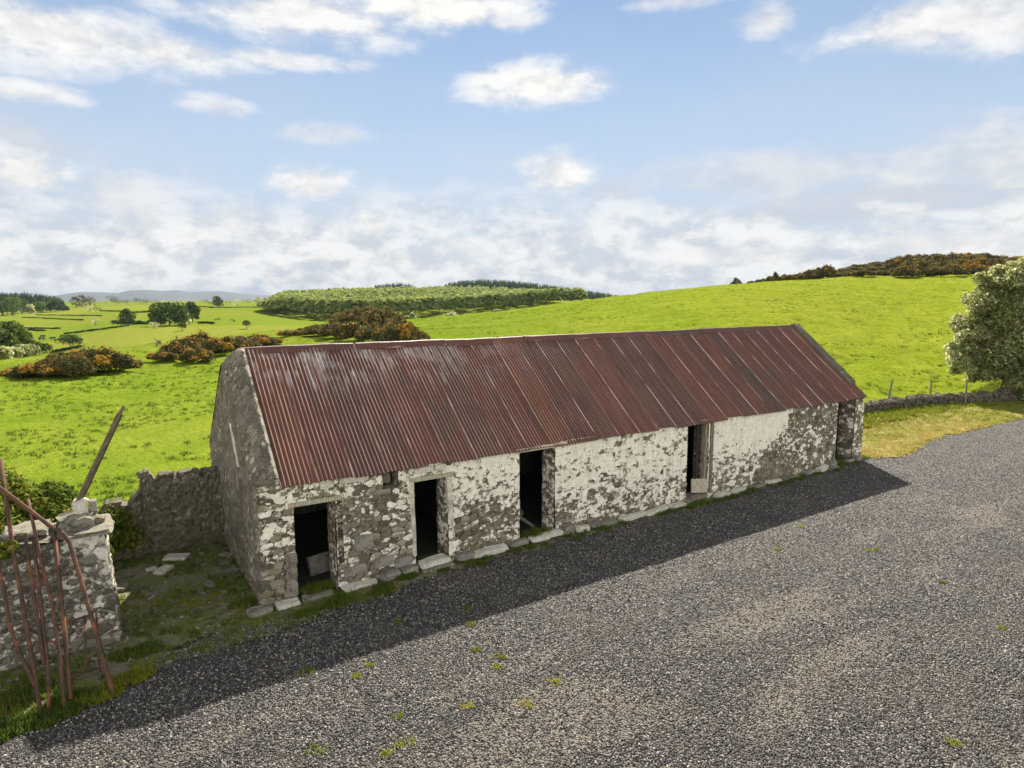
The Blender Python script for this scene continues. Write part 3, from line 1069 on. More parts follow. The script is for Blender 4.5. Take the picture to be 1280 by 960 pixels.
def build_barn():
    root = thing('stone_barn', BA, 'long low stone barn with rusty red corrugated iron roof and open doorways', 'barn', rotz=BROT)
    # front wall with the five doorways and the small window
    holes = DOORS + [(*WINDOW[:2], WINDOW[2], WINDOW[3])]
    parts = [rubble(0, LEN, -.1, WALL_H, .022, lambda U, V, H: np.stack([U, -H * np.clip(U / .1, 0, 1), V], -1), holes, seed=3, wash=front_bias, stone=.225, asp=1.7)]
    inner = []
    for k, (a, b, c, d) in enumerate(holes):
        sd = 100 + k * 7
        wb = (lambda U, V: np.full(U.shape, .5)) if k in (1, 2) else (lambda U, V: np.full(U.shape, .36))
        jm = lambda U, V, H: H * .6
        # left jamb faces +s, right jamb faces -s, head faces down, sill faces up
        parts.append(rubble(0, TH, c, d, .03, pl((0, 1, 0), (0, 0, 1), (.6, 0, 0), (a, 0, 0)), seed=sd, wash=wb))
        parts.append(rubble(0, TH, c, d, .03, pl((0, 1, 0), (0, 0, 1), (-.6, 0, 0), (b, 0, 0)), seed=sd + 1, wash=wb, flip=True))
        parts.append(rubble(a, b, 0, TH, .05, pl((1, 0, 0), (0, 1, 0), (0, 0, -.3), (0, 0, d)), seed=sd + 2))
        if k == 5:
            parts.append(rubble(a, b, 0, TH, .05, pl((1, 0, 0), (0, 1, 0), (0, 0, .5), (0, 0, c)), seed=sd + 3))
    # inside face and top of the front wall
    parts.append(rubble(0, LEN, -.1, WALL_H, .12, pl((1, 0, 0), (0, 0, 1), (0, .5, 0), (0, TH, 0)), holes, seed=60, flip=True))
    parts.append(rubble(0, LEN, 0, TH, .1, pl((1, 0, 0), (0, 1, 0), (0, 0, .3), (0, 0, WALL_H)), seed=61))
    join_sheets('front_wall', parts, M_FRONT, root)
    # back wall
    bp = [rubble(0, LEN, -.3, WALL_H, .1, pl((1, 0, 0), (0, 0, 1), (0, 1, 0), (0, WID, 0)), seed=71, flip=True),
          rubble(0, LEN, -.1, WALL_H, .2, pl((1, 0, 0), (0, 0, 1), (0, -.6, 0), (0, WID - TH, 0)), seed=72),
          rubble(0, LEN, 0, TH, .2, pl((1, 0, 0), (0, 1, 0), (0, 0, .3), (0, WID - TH, WALL_H)), seed=73)]
    join_sheets('back_wall', bp, M_GABLE, root)

    # gables: profile over t, stone copings a little above the iron
    half = WID / 2

    def prof(lift, rnd_):
        def f(t):
            z = WALL_H + (RIDGE - WALL_H) * (1 - np.abs(t - half) / half) + lift
            cap = RIDGE + lift - rnd_
            z = np.where(z > cap, cap + (z - cap) * .45, z)
            return z + .04 * (fbm(t * 2.3, t * 0 + lift * 7, 5, 3) - .5)
        return f
    gw = lambda U, V: np.where((V < 1.4) & (U < 1.2), .36, .17) + np.where((U > 3.6) & (V < 3.2), .12, 0)
    p0 = prof(.10, .16)
    TG = .43
    parts = [rubble(0, WID, -.3, 1, .024, lambda U, V, H: np.stack([-H * np.clip(U / .1, 0, 1), U, V], -1), top=lambda t: p0(t) - .29, seed=21, wash=gw, stone=.22, asp=1.5, amp=.045, flip=True),
             rubble(0, WID, -.1, 1, .12, pl((0, 1, 0), (0, 0, 1), (.6, 0, 0), (TG, 0, 0)), top=p0, seed=22)]
    # top of the gable (rounded, mortared)
    def top_p(U, V, H):
        V = V * 1.0
        x = U / TG
        z = p0(V) + .03 * np.sin(math.pi * np.clip(x, 0, 1)) - .34 * np.clip(1 - (U + .06) / .44, 0, 1) ** 1.3 + H * .8 + .02
        return np.stack([U, V, z], -1)
    parts.append(rubble(-.055, TG, 0, WID, .024, top_p, seed=25, stone=.11, asp=1.0, amp=.018, wash=lambda U, V: np.where(U > .37, .75, .1)))
    parts.append(rubble(0, TG, WALL_H - .002, WALL_H + .12, .024, pl((1, 0, 0), (0, 0, 1), (0, -1, 0), (0, .005, 0)), seed=26, wash=lambda U, V: np.full(U.shape, .25)))
    g = join_sheets('gable_wall', parts, M_GABLE, root)
    # white vent slit in the near gable
    mb = MB()
    q = [(2.42, 3.38), (2.27, 3.42), (2.02, 3.2), (1.6, 2.72), (1.52, 2.58), (1.72, 2.56), (1.98, 2.84)]
    mb.add([(-.052, t, z) for t, z in q] + [(.02, t, z) for t, z in q], [tuple(range(len(q)))] + [(k, (k + 1) % len(q), len(q) + (k + 1) % len(q), len(q) + k) for k in range(len(q))])
    mb.build('plaster_patch', M_PLASTER, g)
    # far gable
    p1 = prof(-.05, .1)
    parts = [rubble(0, WID, -.3, 1, .06, pl((0, 1, 0), (0, 0, 1), (1, 0, 0), (LEN, 0, 0)), top=p1, seed=23, wash=gw),
             rubble(0, WID, -.1, 1, .15, pl((0, 1, 0), (0, 0, 1), (-.6, 0, 0), (LEN - TH, 0, 0)), top=p1, seed=24, flip=True)]
    join_sheets('gable_wall', parts, M_GABLE, root)
    # coping on the far gable, over the iron edge, stopping short of the eaves
    parts = []
    for side in (-1, 1):
        a0, a1 = (.42, half) if side < 0 else (half, WID - .42)
        zt = lambda t: WALL_H + (RIDGE - WALL_H) * (1 - np.abs(t - half) / half)
        T, S = np.meshgrid(np.linspace(a0, a1, 90), np.linspace(21.42, 21.86, 8))
        h = .10 + .09 * (fbm(S * 4, T * 3.2, 51, 4) - .5) * 2
        top = np.stack([S, T, zt(T) + h], -1)
        for (arr, nm) in ((top, 0), (np.stack([S[:2] * 0 + 21.42, T[:2], zt(T[:2]) + np.array([[-.05], [0.12]])], -1), 1), (np.stack([S[:2] * 0 + 21.86, T[:2], zt(T[:2]) + np.array([[-.3], [0.12]])], -1), 2)):
            i = np.arange(arr.shape[0] * arr.shape[1]).reshape(arr.shape[:2])
            Fq = np.stack([i[:-1, :-1], i[:-1, 1:], i[1:, 1:], i[1:, :-1]], -1).reshape(-1, 4)
            k = arr.shape[0] * arr.shape[1]
            parts.append((arr.reshape(-1, 3), Fq, {'rnd': fbm(arr[..., 0] * 3, arr[..., 1] * 3, 52, 3).ravel() * .6, 'gap': np.full(k, .4), 'wash': np.full(k, .1)}))
        te = a0 if side < 0 else a1
        e = np.array([[21.42, te, zt(te) - .1], [21.86, te, zt(te) - .1], [21.86, te, zt(te) + .12], [21.42, te, zt(te) + .12]])
        parts.append((e, np.array([[0, 1, 2, 3]]), {'rnd': np.full(4, .3), 'gap': np.full(4, .4), 'wash': np.full(4, .3)}))
    join_sheets('coping', parts, M_GABLE, root)

    build_roof(root)
    barn_bits(root)
    return root


LAM = .0925
SHEET = 8 * LAM


def roof_mat():
    m, N = mat('rusted corrugated iron')
    tc = N.n('ShaderNodeTexCoord').outputs[3]
    sx = N.n('ShaderNodeSeparateXYZ', i_0=tc)
    sht, slope, lap = N.attr('sheet'), N.attr('slope'), N.attr('lap')      # slope 0 at eaves, 1 at ridge
    down = N.scalev(tc, (7.0, .55, .55))
    st1 = N.noise(down, 1.3, 5, .6)
    st2 = N.noise(N.scalev(tc, (22, .8, .8)), 1.2, 4, .6)
    fine = N.noise(tc, 40, 4, .65)
    pat = N.noise(tc, 1.4, 5, .6)
    c = N.ramp(sht, [(0, (.094, .037, .027)), (.25, (.110, .042, .029)), (.5, (.076, .035, .027)), (.7, (.120, .046, .030)), (.85, (.064, .037, .029)), (1, (.098, .038, .027))])
    c = N.mix(N.mapr(st1, .5, .72, 0, .6), c, (.050, .030, .024))
    c = N.mix(N.mapr(st2, .58, .74, 0, .45), c, (.20, .08, .045))
    c = N.mix(N.mapr(fine, .55, .75, 0, .35), c, (.15, .085, .062))
    # faded pinkish grey paint streaks below the ridge on the near half
    nearf = N.mapr(sx.outputs[0], 9.5, 1.5, 0, 1)
    fade = N.m('MULTIPLY', N.mapr(N.m('ADD', slope, N.m('MULTIPLY', N.m('SUBTRACT', st1, .5), 1.5)), .58, .95), N.mapr(st2, .36, .56))
    fade = N.m('MULTIPLY', fade, N.m('MULTIPLY', nearf, N.mapr(pat, .42, .56)))
    c = N.mix(N.m('MULTIPLY', fade, .9), c, (.36, .32, .30))
    # lichen and dirt blotches toward the far end
    c = N.mix(N.mapr(pat, .56, .68, 0, .4), c, (.065, .047, .038))
    c = N.mix(N.mapr(N.noise(N.scalev(tc, (1.1, .5, .5)), 1.0, 5, .65), .54, .66, 0, .55), c, (.050, .042, .034))
    c = N.mix(N.m('MULTIPLY', N.attr('crest'), .55), c, (.36, .235, .17))  # sun glint along the ribs, painted into the colour as pale lines
    c = N.mix(N.m('MULTIPLY', lap, N.mapr(fine, .3, .5)), c, (.40, .29, .25))
    finish(N, c, N.mapr(fine, .3, .7, .5, .7), fine, .004, .6, .22)
    return m


M_IRON = roof_mat()


def build_roof(root):
    half = WID / 2
    s0, s1 = .43, LEN
    dz = RIDGE - WALL_H
    sl = math.hypot(half, dz)
    nrm = np.array([0, -dz / sl, half / sl])
    objs = []
    per = 8
    s = np.arange(s0, s1 + 1e-6, LAM / per)
    ov = .12
    w = np.linspace(-ov / half, 1.0, 46)          # fraction up the slope; below 0 is the overhang
    S, Wf = np.meshgrid(s, w)
    rng = np.random.default_rng(5)
    ns = int((s1 - s0) / SHEET) + 2
    lift, tint = rng.random(ns) * .010, rng.random(ns)
    end = rng.normal(size=ns) * .032
    k = ((S - s0) / SHEET).astype(int)
    fr = (S - s0) / SHEET - k
    ph = 2 * math.pi * (S - s0) / LAM
    hgt = .0165 * np.cos(ph) + lift[k] + .012 * (1 - fr) + .05 * (fbm(S / 2.5, Wf * 2, 14, 3) - .5) + .006 * (fbm(S * 4, Wf * 9, 15, 2) - .5)
    # a few dented, sprung edges at the eaves
    hgt = hgt + .07 * np.clip(-Wf * 3 + .4, 0, 1) * (fbm(S * 1.3, S * 0, 16, 3) - .42)
    Wd = Wf + (end[k] / sl) * np.clip(1 - Wf * 3, 0, 1)
    T, Zz = Wd * half, WALL_H + .02 + Wd * dz
    V = np.stack([S, T, Zz], -1) + hgt[..., None] * nrm
    lap = np.where((fr < .3 / 8) | (fr > 7.8 / 8), 1.0, 0.0) * np.clip((fbm(S * 0 + k * 3.1, Wf * 7, 19, 3) - .42) * 3.2 + .5 * np.sin(k * 2.7), 0, 1)
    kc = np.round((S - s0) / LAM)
    crest = np.clip((np.cos(ph - .55) - .55) / .35, 0, 1) * np.clip(.25 + (fbm(kc * 2.3, Wf * 3.5, 29, 3) - .38) * 2.6, 0, 1)  # mask of the painted glint, shifted to the sunlit side of each rib
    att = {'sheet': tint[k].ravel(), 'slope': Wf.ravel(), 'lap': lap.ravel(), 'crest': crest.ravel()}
    i = np.arange(S.size).reshape(S.shape)
    Fq = np.stack([i[:-1, :-1], i[:-1, 1:], i[1:, 1:], i[1:, :-1]], -1).reshape(-1, 4)
    Vb = V.copy()
    n = S.size
    # back slope
    Tb = WID - T
    nb = nrm * np.array([1, -1, 1])
    Vb = np.stack([S, Tb, Zz], -1) + hgt[..., None] * nb
    allV = np.concatenate([V.reshape(-1, 3), Vb.reshape(-1, 3)])
    allF = np.concatenate([Fq, Fq[:, ::-1] + n])
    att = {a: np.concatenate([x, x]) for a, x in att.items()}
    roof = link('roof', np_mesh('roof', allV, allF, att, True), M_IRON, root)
    # ridge flashing in lengths
    cuts = [.43, 3.1, 5.6, 8.2, 10.9, 13.3, 15.9, 18.6, 21.45]
    for a, b in zip(cuts[:-1], cuts[1:]):
        ss = np.arange(a, b + .03, .1)
        prof = [(-.19, -.155), (-.1, -.075), (-.035, -.005), (0, .012), (.035, -.005), (.1, -.075), (.19, -.155)]
        V, n = [], len(prof)
        off = rng.normal() * .012
        for x in ss:
            for (t, z) in prof:
                jz = .012 * (fbm(np.array([x * 2.2]), np.array([t * 5.0]), 23, 2)[0] - .5) * 2
                V.append((x, half + t, RIDGE + .05 + z + jz + off + .004 * (a / 3 % 2)))
        i = np.arange(len(V)).reshape(len(ss), n)
        Fq = np.stack([i[:-1, :-1], i[1:, :-1], i[1:, 1:], i[:-1, 1:]], -1).reshape(-1, 4)
        c = link('ridge_cap', np_mesh('ridge_cap', V, Fq, {'sheet': np.full(len(V), rng.random()), 'slope': np.full(len(V), .2), 'lap': np.full(len(V), .0), 'crest': np.full(len(V), .0)}, False), M_IRON, roof)
    return roof


def barn_bits(root):
    rng = np.random.default_rng(9)

    def stone(name, s, t, z, L, D, H, m, rz=0.0, j=.18):
        o = link(name, lump(rng, L, D, H, j=j), m, root)
        o.location = (s, t, z)
        o.rotation_euler = (rng.normal() * .03, rng.normal() * .03, rz)
        return o
    # door dressings
    mb = MB()
    mb.box(.55, 1.62, -.045, .2, 2.0, 2.09, Matrix.Rotation(.012, 4, 'Y'))
    mb.build('lintel', M_PALEWOOD, root)
    MB().box(3.2, 4.28, -.045, .2, 2.085, 2.18).build('lintel', M_PALEWOOD, root)
    MB().box(5.98, 7.55, -.09, .02, 2.385, 2.475, Matrix.Translation((0, 0, 0))).build('lintel', M_PALEWOOD, root)
    MB().box(11.95, 13.2, -.05, .25, 2.40, 2.49).build('lintel', M_TIMBER, root)
    # plaster margins round doorway two
    for a, b in ((3.2, 3.3), (4.15, 4.27)):
        stone('door_margin', (a + b) / 2, .03, 1.2, (b - a) * 1.05, .15, 1.78, M_PLASTER, 0, .5)
    MB().box(1.55, 1.66, -.042, .1, .55, 2.0).build('door_margin', M_FRONT, root)
    # timber frame left in doorway four
    fr = MB()
    fr.box(12.93, 13.05, .02, .16, .2, 2.39)
    fr.build('door_frame', M_TIMBER, root)
    fr2 = MB()
    fr2.box(13.12, 13.24, -.05, .12, .18, 2.42)
    fr2.build('door_frame', M_POST, root)
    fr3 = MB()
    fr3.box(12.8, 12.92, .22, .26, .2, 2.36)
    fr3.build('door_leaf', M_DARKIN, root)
    # quoins at the near corner and door jamb blocks
    for z, L, D, m in ((.16, .56, .5, M_GREYST), (.42, .48, .52, M_DARKST), (.68, .6, .48, M_GREYST), (.98, .52, .5, M_DARKST)):
        stone('corner_stone', L / 2 - .035, .24, z, L, D, .26, m)
    for z, m in ((.3, M_GREYST), (.62, M_CAP), (.9, M_CAP)):
        stone('jamb_stone', .575, .16, z, .24, .44, .3, m)
    for s, z, L, H in ((2.1, .95, .42, .36), (2.5, 2.0, .5, .1), (1.9, .38, .5, .2), (2.55, .42, .48, .24), (3.0, .32, .45, .22), (1.95, 2.38, .62, .14), (1.35, 2.33, .3, .12), (3.55, 2.33, .5, .13), (3.95, 2.33, .3, .15)):
        stone('facing_stone', s, .02, z, L, .16, H, M_PALE if z > 2.2 else M_GREYST)
    # steps and kerb stones along the foot of the front
    for s, t, z, L, D, H, m in ((-.1, -.18, .06, .55, .4, .16, M_GREYST), (.45, -.16, .05, .5, .34, .14, M_PALE), (1.05, -.12, .06, .75, .36, .16, M_CAP), (1.95, -.17, .08, .9, .34, .14, M_PALE),
                                (2.65, -.14, .13, .5, .34, .2, M_GREYST), (3.1, -.12, .15, .45, .3, .2, M_GREYST), (3.72, -.12, .2, .85, .46, .2, M_PALE), (3.75, -.3, .07, .95, .3, .14, M_CAP),
                                (5.1, -.18, .13, 1.15, .3, .2, M_PALE), (4.5, -.14, .16, .5, .34, .26, M_GREYST), (6.0, -.14, .16, .6, .36, .2, M_GREYST), (6.65, -.16, .15, .62, .3, .18, M_PALE), (7.15, -.12, .15, .5, .3, .18, M_PALE),
                                (7.55, -.12, .18, .42, .32, .34, M_GREYST), (8.0, -.2, .12, .45, .28, .18, M_PALE), (8.75, -.2, .11, 1.05, .26, .18, M_PALE), (9.8, -.2, .1, 1.0, .26, .17, M_PALE),
                                (10.75, -.2, .09, .9, .26, .16, M_PALE), (11.6, -.2, .09, .8, .25, .15, M_PALE), (12.5, .1, .13, 1.1, .6, .2, M_GREYST), (13.6, -.2, .08, .8, .25, .15, M_PALE), (14.4, -.2, .08, .8, .24, .14, M_PALE),
                                (15.3, -.2, .08, .9, .24, .14, M_PALE), (16.2, -.2, .08, .85, .24, .15, M_PALE), (17.1, -.2, .08, .9, .26, .15, M_GREYST), (18.2, -.18, .1, .7, .34, .2, M_GREYST), (19.0, -.2, .12, .7, .4, .24, M_PALE), (19.6, -.18, .2, .5, .4, .36, M_GREYST), (19.5, -.32, .08, .6, .3, .2, M_CAP),
                                (20.9, -.08, .1, .6, .3, .2, M_GREYST), (21.5, -.05, .12, .5, .35, .22, M_GREYST)):
        stone('footing_stone', s, t * .75, z * .8, L * rng.uniform(.8, 1.0), D * rng.uniform(.6, .85), H * rng.uniform(.55, .85), m if rng.random() < .75 else M_CAP, rng.normal() * .05, .3)
    # earth floor and two cross walls inside
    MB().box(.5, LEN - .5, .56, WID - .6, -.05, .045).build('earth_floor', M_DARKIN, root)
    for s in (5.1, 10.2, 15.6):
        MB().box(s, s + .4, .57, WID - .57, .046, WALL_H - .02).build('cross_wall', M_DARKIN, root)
    # eaves beam
    for t in (.4, 1.6):
        MB().tube([(.5, t, WALL_H - .12 + (t - .4) * .84), (LEN - .5, t, WALL_H - .12 + (t - .4) * .84)], .06, 6).build('purlin', M_POST, root)


BARN = build_barn()


# ------------------------------------------------------------------ things in and about the doorways
def at_st(o, s, t, z, rz=0.0):
    o.location = W(s, t, z)
    o.rotation_euler = (0, 0, BROT + rz)
    return o


def loose_things():
    rng = np.random.default_rng(3)
    # concrete block / slab leaning inside the first doorway
    o = MB().box(-.24, .24, -.05, .05, 0, .42, Matrix.Rotation(-.3, 4, 'X')).build('stone_slab', M_GREYST)
    at_st(tag(o, 'grey square slab leaning inside the first doorway by the near corner', 'slab'), 1.42, .95, .06, .25)
    o = MB().box(-.28, .28, 0, .045, 0, .42, Matrix.Rotation(-.16, 4, 'X') @ Matrix.Rotation(.06, 4, 'Y')).build('offcut_board', M_PALEWOOD)
    me = o.data
    at_st(tag(o, 'clean cream board leaning against the frame of the fourth doorway', 'board'), 12.72, -.02, .235, -.25)
    o = link('window_stone', lump(rng, .2, .16, .22), M_CAP)
    at_st(tag(o, 'grey stone wedged in the small square window under the eaves', 'stone'), 2.74, .3, 2.2)
    # old pallet of grey boards and poles in doorway three
    p = thing('broken_pallet', W(6.75, 1.5, .05), 'broken grey timber pallet tipped up inside the third doorway', 'pallet', rotz=BROT - .2)
    Mt = Matrix.Rotation(math.radians(70), 4, 'X') @ Matrix.Rotation(.25, 4, 'Z')
    for k in range(5):
        MB().box(-.5, .5, -.0 + k * .27, .13 + k * .27, .0, .025, Mt).build('slat', M_POST, p)
    for x in (-.45, 0, .4):
        MB().box(x, x + .08, 0, 1.22, -.09, -.001, Mt).build('bearer', M_POST, p)
    o = MB().tube([(0, 0, 0), (-.9, .3, .75)], .05, 8, .045).build('loose_pole', M_POST)
    at_st(tag(o, 'grey pole lying slantwise across the third doorway', 'pole'), 7.05, .7, .07)
    # flat stones lying in the passage beside the gable
    for k, (u, v, L, D) in enumerate(((205, 718, .42, .26), (221, 702, .55, .3), (190, 718, .2, .14), (143, 742, .55, .3), (262, 735, .3, .16), (280, 697, .2, .16), (288, 697, .18, .14))):
        q, _ = hit(u, v)
        o = link('flat_stone', lump(rng, L, D, .09), M_PALE if k < 3 else M_CAP)
        o.location = (q[0], q[1], .05)
        o.rotation_euler = (0, 0, rng.random() * 3)
        tag(o, ['pale flat stone lying on the moss in the middle of the passage', 'broad flat stone on moss near the ruined wall foot', 'small pale stone beside the flat stone in the passage',
                'tan flat stone at the side of the gate pillar', 'grey stone in dark moss beside the barn gable', 'small upright stone by the gable foot', 'small pale stone nearest the gable foot'][k], 'stone', 'flat stones in the mossy passage')


loose_things()


def rubble_chips():
    rng = np.random.default_rng(14)
    allv, allf, n = [], [], 0
    var = []
    for _ in range(6):
        bm = bmesh.new()
        bmesh.ops.create_icosphere(bm, subdivisions=1, radius=1.0)
        v = np.array([q.co[:] for q in bm.verts]) * (1 + .25 * rng.normal(size=(len(bm.verts), 1)))
        var.append((v, np.array([[q.index for q in f.verts] for f in bm.faces])))
        bm.free()
    while len(allv) < 520:
        s, t = -4.2 + 4.3 * rng.random(), -1.2 + 5.6 * rng.random()
        if s > -2.4 and s < -.1 or t < .1:
            v, f = var[rng.integers(6)]
            sz = .012 + .05 * rng.random() ** 3.5
            allv.append(v * np.array([sz, sz * .8, sz * .55]) @ np.array(Matrix.Rotation(rng.random() * 6.3, 3, 'Z')) + W(s, t, .03))
            allf.append(f + n)
            n += len(v)
    o = link('rubble_chips', np_mesh('rubble_chips', np.concatenate(allv), np.concatenate(allf)), M_CAP)
    tag(o, 'scattered small stone chips on the mossy ground of the passage', 'rubble', kind='stuff')


rubble_chips()


# ------------------------------------------------------------------ ruined cross wall in the passage
M_RUINST = plain_stone('ruin top stone', (.06, .05, .035), (.16, .14, .10), .3)


def ruined_wall():
    root = thing('ruined_wall', W(-2, 4.4), 'low mossy ruined stone wall with broken stepped top left of barn gable', 'wall', rotz=BROT)

    def top(u):
        pts = [(-7, 1.25), (-3.0, 1.2), (-2.62, 1.22), (-2.45, 1.34), (-2.2, 1.32), (-2.05, 1.26), (-1.95, 1.42), (-1.8, 1.5), (-1.76, 1.95), (-1.55, 1.95), (-1.45, 1.82), (-1.25, 1.9), (-1.1, 1.82), (-.8, 1.86), (-.5, 1.85), (.1, 1.84)]
        return np.interp(u - 2, [p[0] for p in pts], [p[1] for p in pts]) + .16 * (fbm(u * 7, u * 0, 9, 3) - .5)
    tw = lambda u: top(u)
    th = .5
    P = [rubble(-5, 2.0, -.3, 1, .03, pl((1, 0, 0), (0, 0, 1), (0, -1, 0), (0, 0, 0)), top=tw, seed=81, stone=.21, amp=.08, wash=lambda U, V: np.full(U.shape, .19)),
         rubble(-5, 2.0, -.3, 1, .06, pl((1, 0, 0), (0, 0, 1), (0, 1, 0), (0, th, 0)), top=tw, seed=82, flip=True)]
    us = np.linspace(-5, 2.0, 240)
    S, T = np.meshgrid(us, np.linspace(0, th, 8))
    rn = fbm(S * 8, T * 8, 83, 3) - .5
    V = np.stack([S, T, tw(S) + .12 * rn * np.sin(math.pi * T / th)], -1)
    i = np.arange(S.size).reshape(S.shape)
    Fq = np.stack([i[:-1, :-1], i[:-1, 1:], i[1:, 1:], i[1:, :-1]], -1).reshape(-1, 4)
    P.append((V.reshape(-1, 3), Fq, {'rnd': np.full(S.size, .5) + rn.ravel() * .4, 'gap': np.full(S.size, .4), 'wash': np.full(S.size, .1)}))
    w = join_sheets('wall_body', P, M_RUIN, root)
    rng = np.random.default_rng(4)
    for s, z, L in ((-1.68, 1.96, .26), (-1.22, 1.87, .34), (-.72, 1.84, .5), (-.25, 1.83, .36), (-2.35, 1.35, .36)):
        o = link('top_stone', lump(rng, L, .34, .15, j=.5), M_RUINST, root)
        o.location = (s + 2, .22, z)


ruined_wall()


# ------------------------------------------------------------------ gate pillar at the left
def gate_pillar():
    s0, s1, t0, t1, H = -6.4, -2.53, .30, 1.15, 2.02
    root = thing('gate_pillar', W(-4, .3), 'thick stone gate pillar with flaking whitewash and flat cap slabs at left', 'pillar', rotz=BROT)
    o = np.array([4.0, -.3, 0])
    wf = lambda U, V: .34 + .22 * np.clip((U + 3.6) / .8, 0, 1) * np.clip((V - .3) / .5, 0, 1)
    ba = .10   # batter toward the foot
    P = [rubble(s0, s1, -.2, H, .022, lambda U, V, Hh: np.stack([U + 4 + np.clip(1 - (s1 - U) / .5, 0, 1) * (H - V) * .05, (t0 - .3) - Hh * np.clip((s1 - U) / .1, 0, 1) - (H - V) * .07, V], -1), seed=91, stone=.33, amp=.09, wash=wf),
         rubble(t0, t1, -.2, H, .03, lambda U, V, Hh: np.stack([s1 + 4 + Hh * np.clip((U - t0) / .1, 0, 1) + (H - V) * .05, U - .3 - (H - V) * .07 * np.clip(1 - (U - t0) / .3, 0, 1), V], -1), seed=92, stone=.3, amp=.05, wash=wf),
         rubble(s0, s1, -.2, H, .08, lambda U, V, Hh: np.stack([U + 4, t1 - .3 + Hh, V], -1), seed=93, flip=True, wash=wf),
         rubble(s0, s1, t0, t1, .06, lambda U, V, Hh: np.stack([U + 4, V - .3, H + Hh * .5], -1), seed=94)]
    join_sheets('shaft', P, M_PIER, root)
    rng = np.random.default_rng(6)
    for a, b, z, t, d in ((-6.4, -5.0, 2.06, .72, 1.1), (-5.0, -4.05, 2.07, .7, 1.12), (-4.05, -3.25, 2.07, .7, 1.15), (-3.25, -2.38, 2.075, .72, 1.15)):
        m = link('cap_slab', lump(rng, (b - a) * .97, d * .93, .085, j=.8), M_CAP, root)
        m.location = ((a + b) / 2 + 4, t - .3, z)
    for (a, b, z, h, d) in ((-3.95, -3.3, 2.17, .13, .75), (-3.22, -2.66, 2.2, .2, .62), (-2.72, -2.52, 2.17, .12, .3)):
        m = link('cap_stone', lump(rng, b - a, d, h, j=.6), M_CAP, root)
        m.location = ((a + b) / 2 + 4, .42, z)
    m = link('socket_block', lump(rng, .22, .24, .3, j=.5), M_PALE, root)
    m.location = (1.13, .5, 2.42)
    m = link('socket_block', lump(rng, .12, .2, .22, j=.2), M_GREYST, root)
    m.location = (1.33, .52, 2.4)
    # leaning post wedged in the socket
    a, b = W(-2.93, .8, 2.4), W(-2.06, .8, 4.2)
    mb = MB()
    L = float(np.linalg.norm(b - a))
    mb.tube([(0, 0, 0), (.01, 0, L * .5), (-.005, 0, L * .92)], .058, 6, .05)
    mb.tube([(-.02, 0, L * .915), (-.03, 0, L)], .034, 5, .02)
    dirv = Vector(b - a).normalized()
    o = mb.build('leaning_post', timber_mat('brown post', (.05, .037, .022), (.15, .115, .075)))
    o.location = a
    o.rotation_euler = dirv.to_track_quat('Z', 'Y').to_euler()
    tag(o, 'weathered brown timber post leaning to the right on top of the gate pillar', 'post')


gate_pillar()


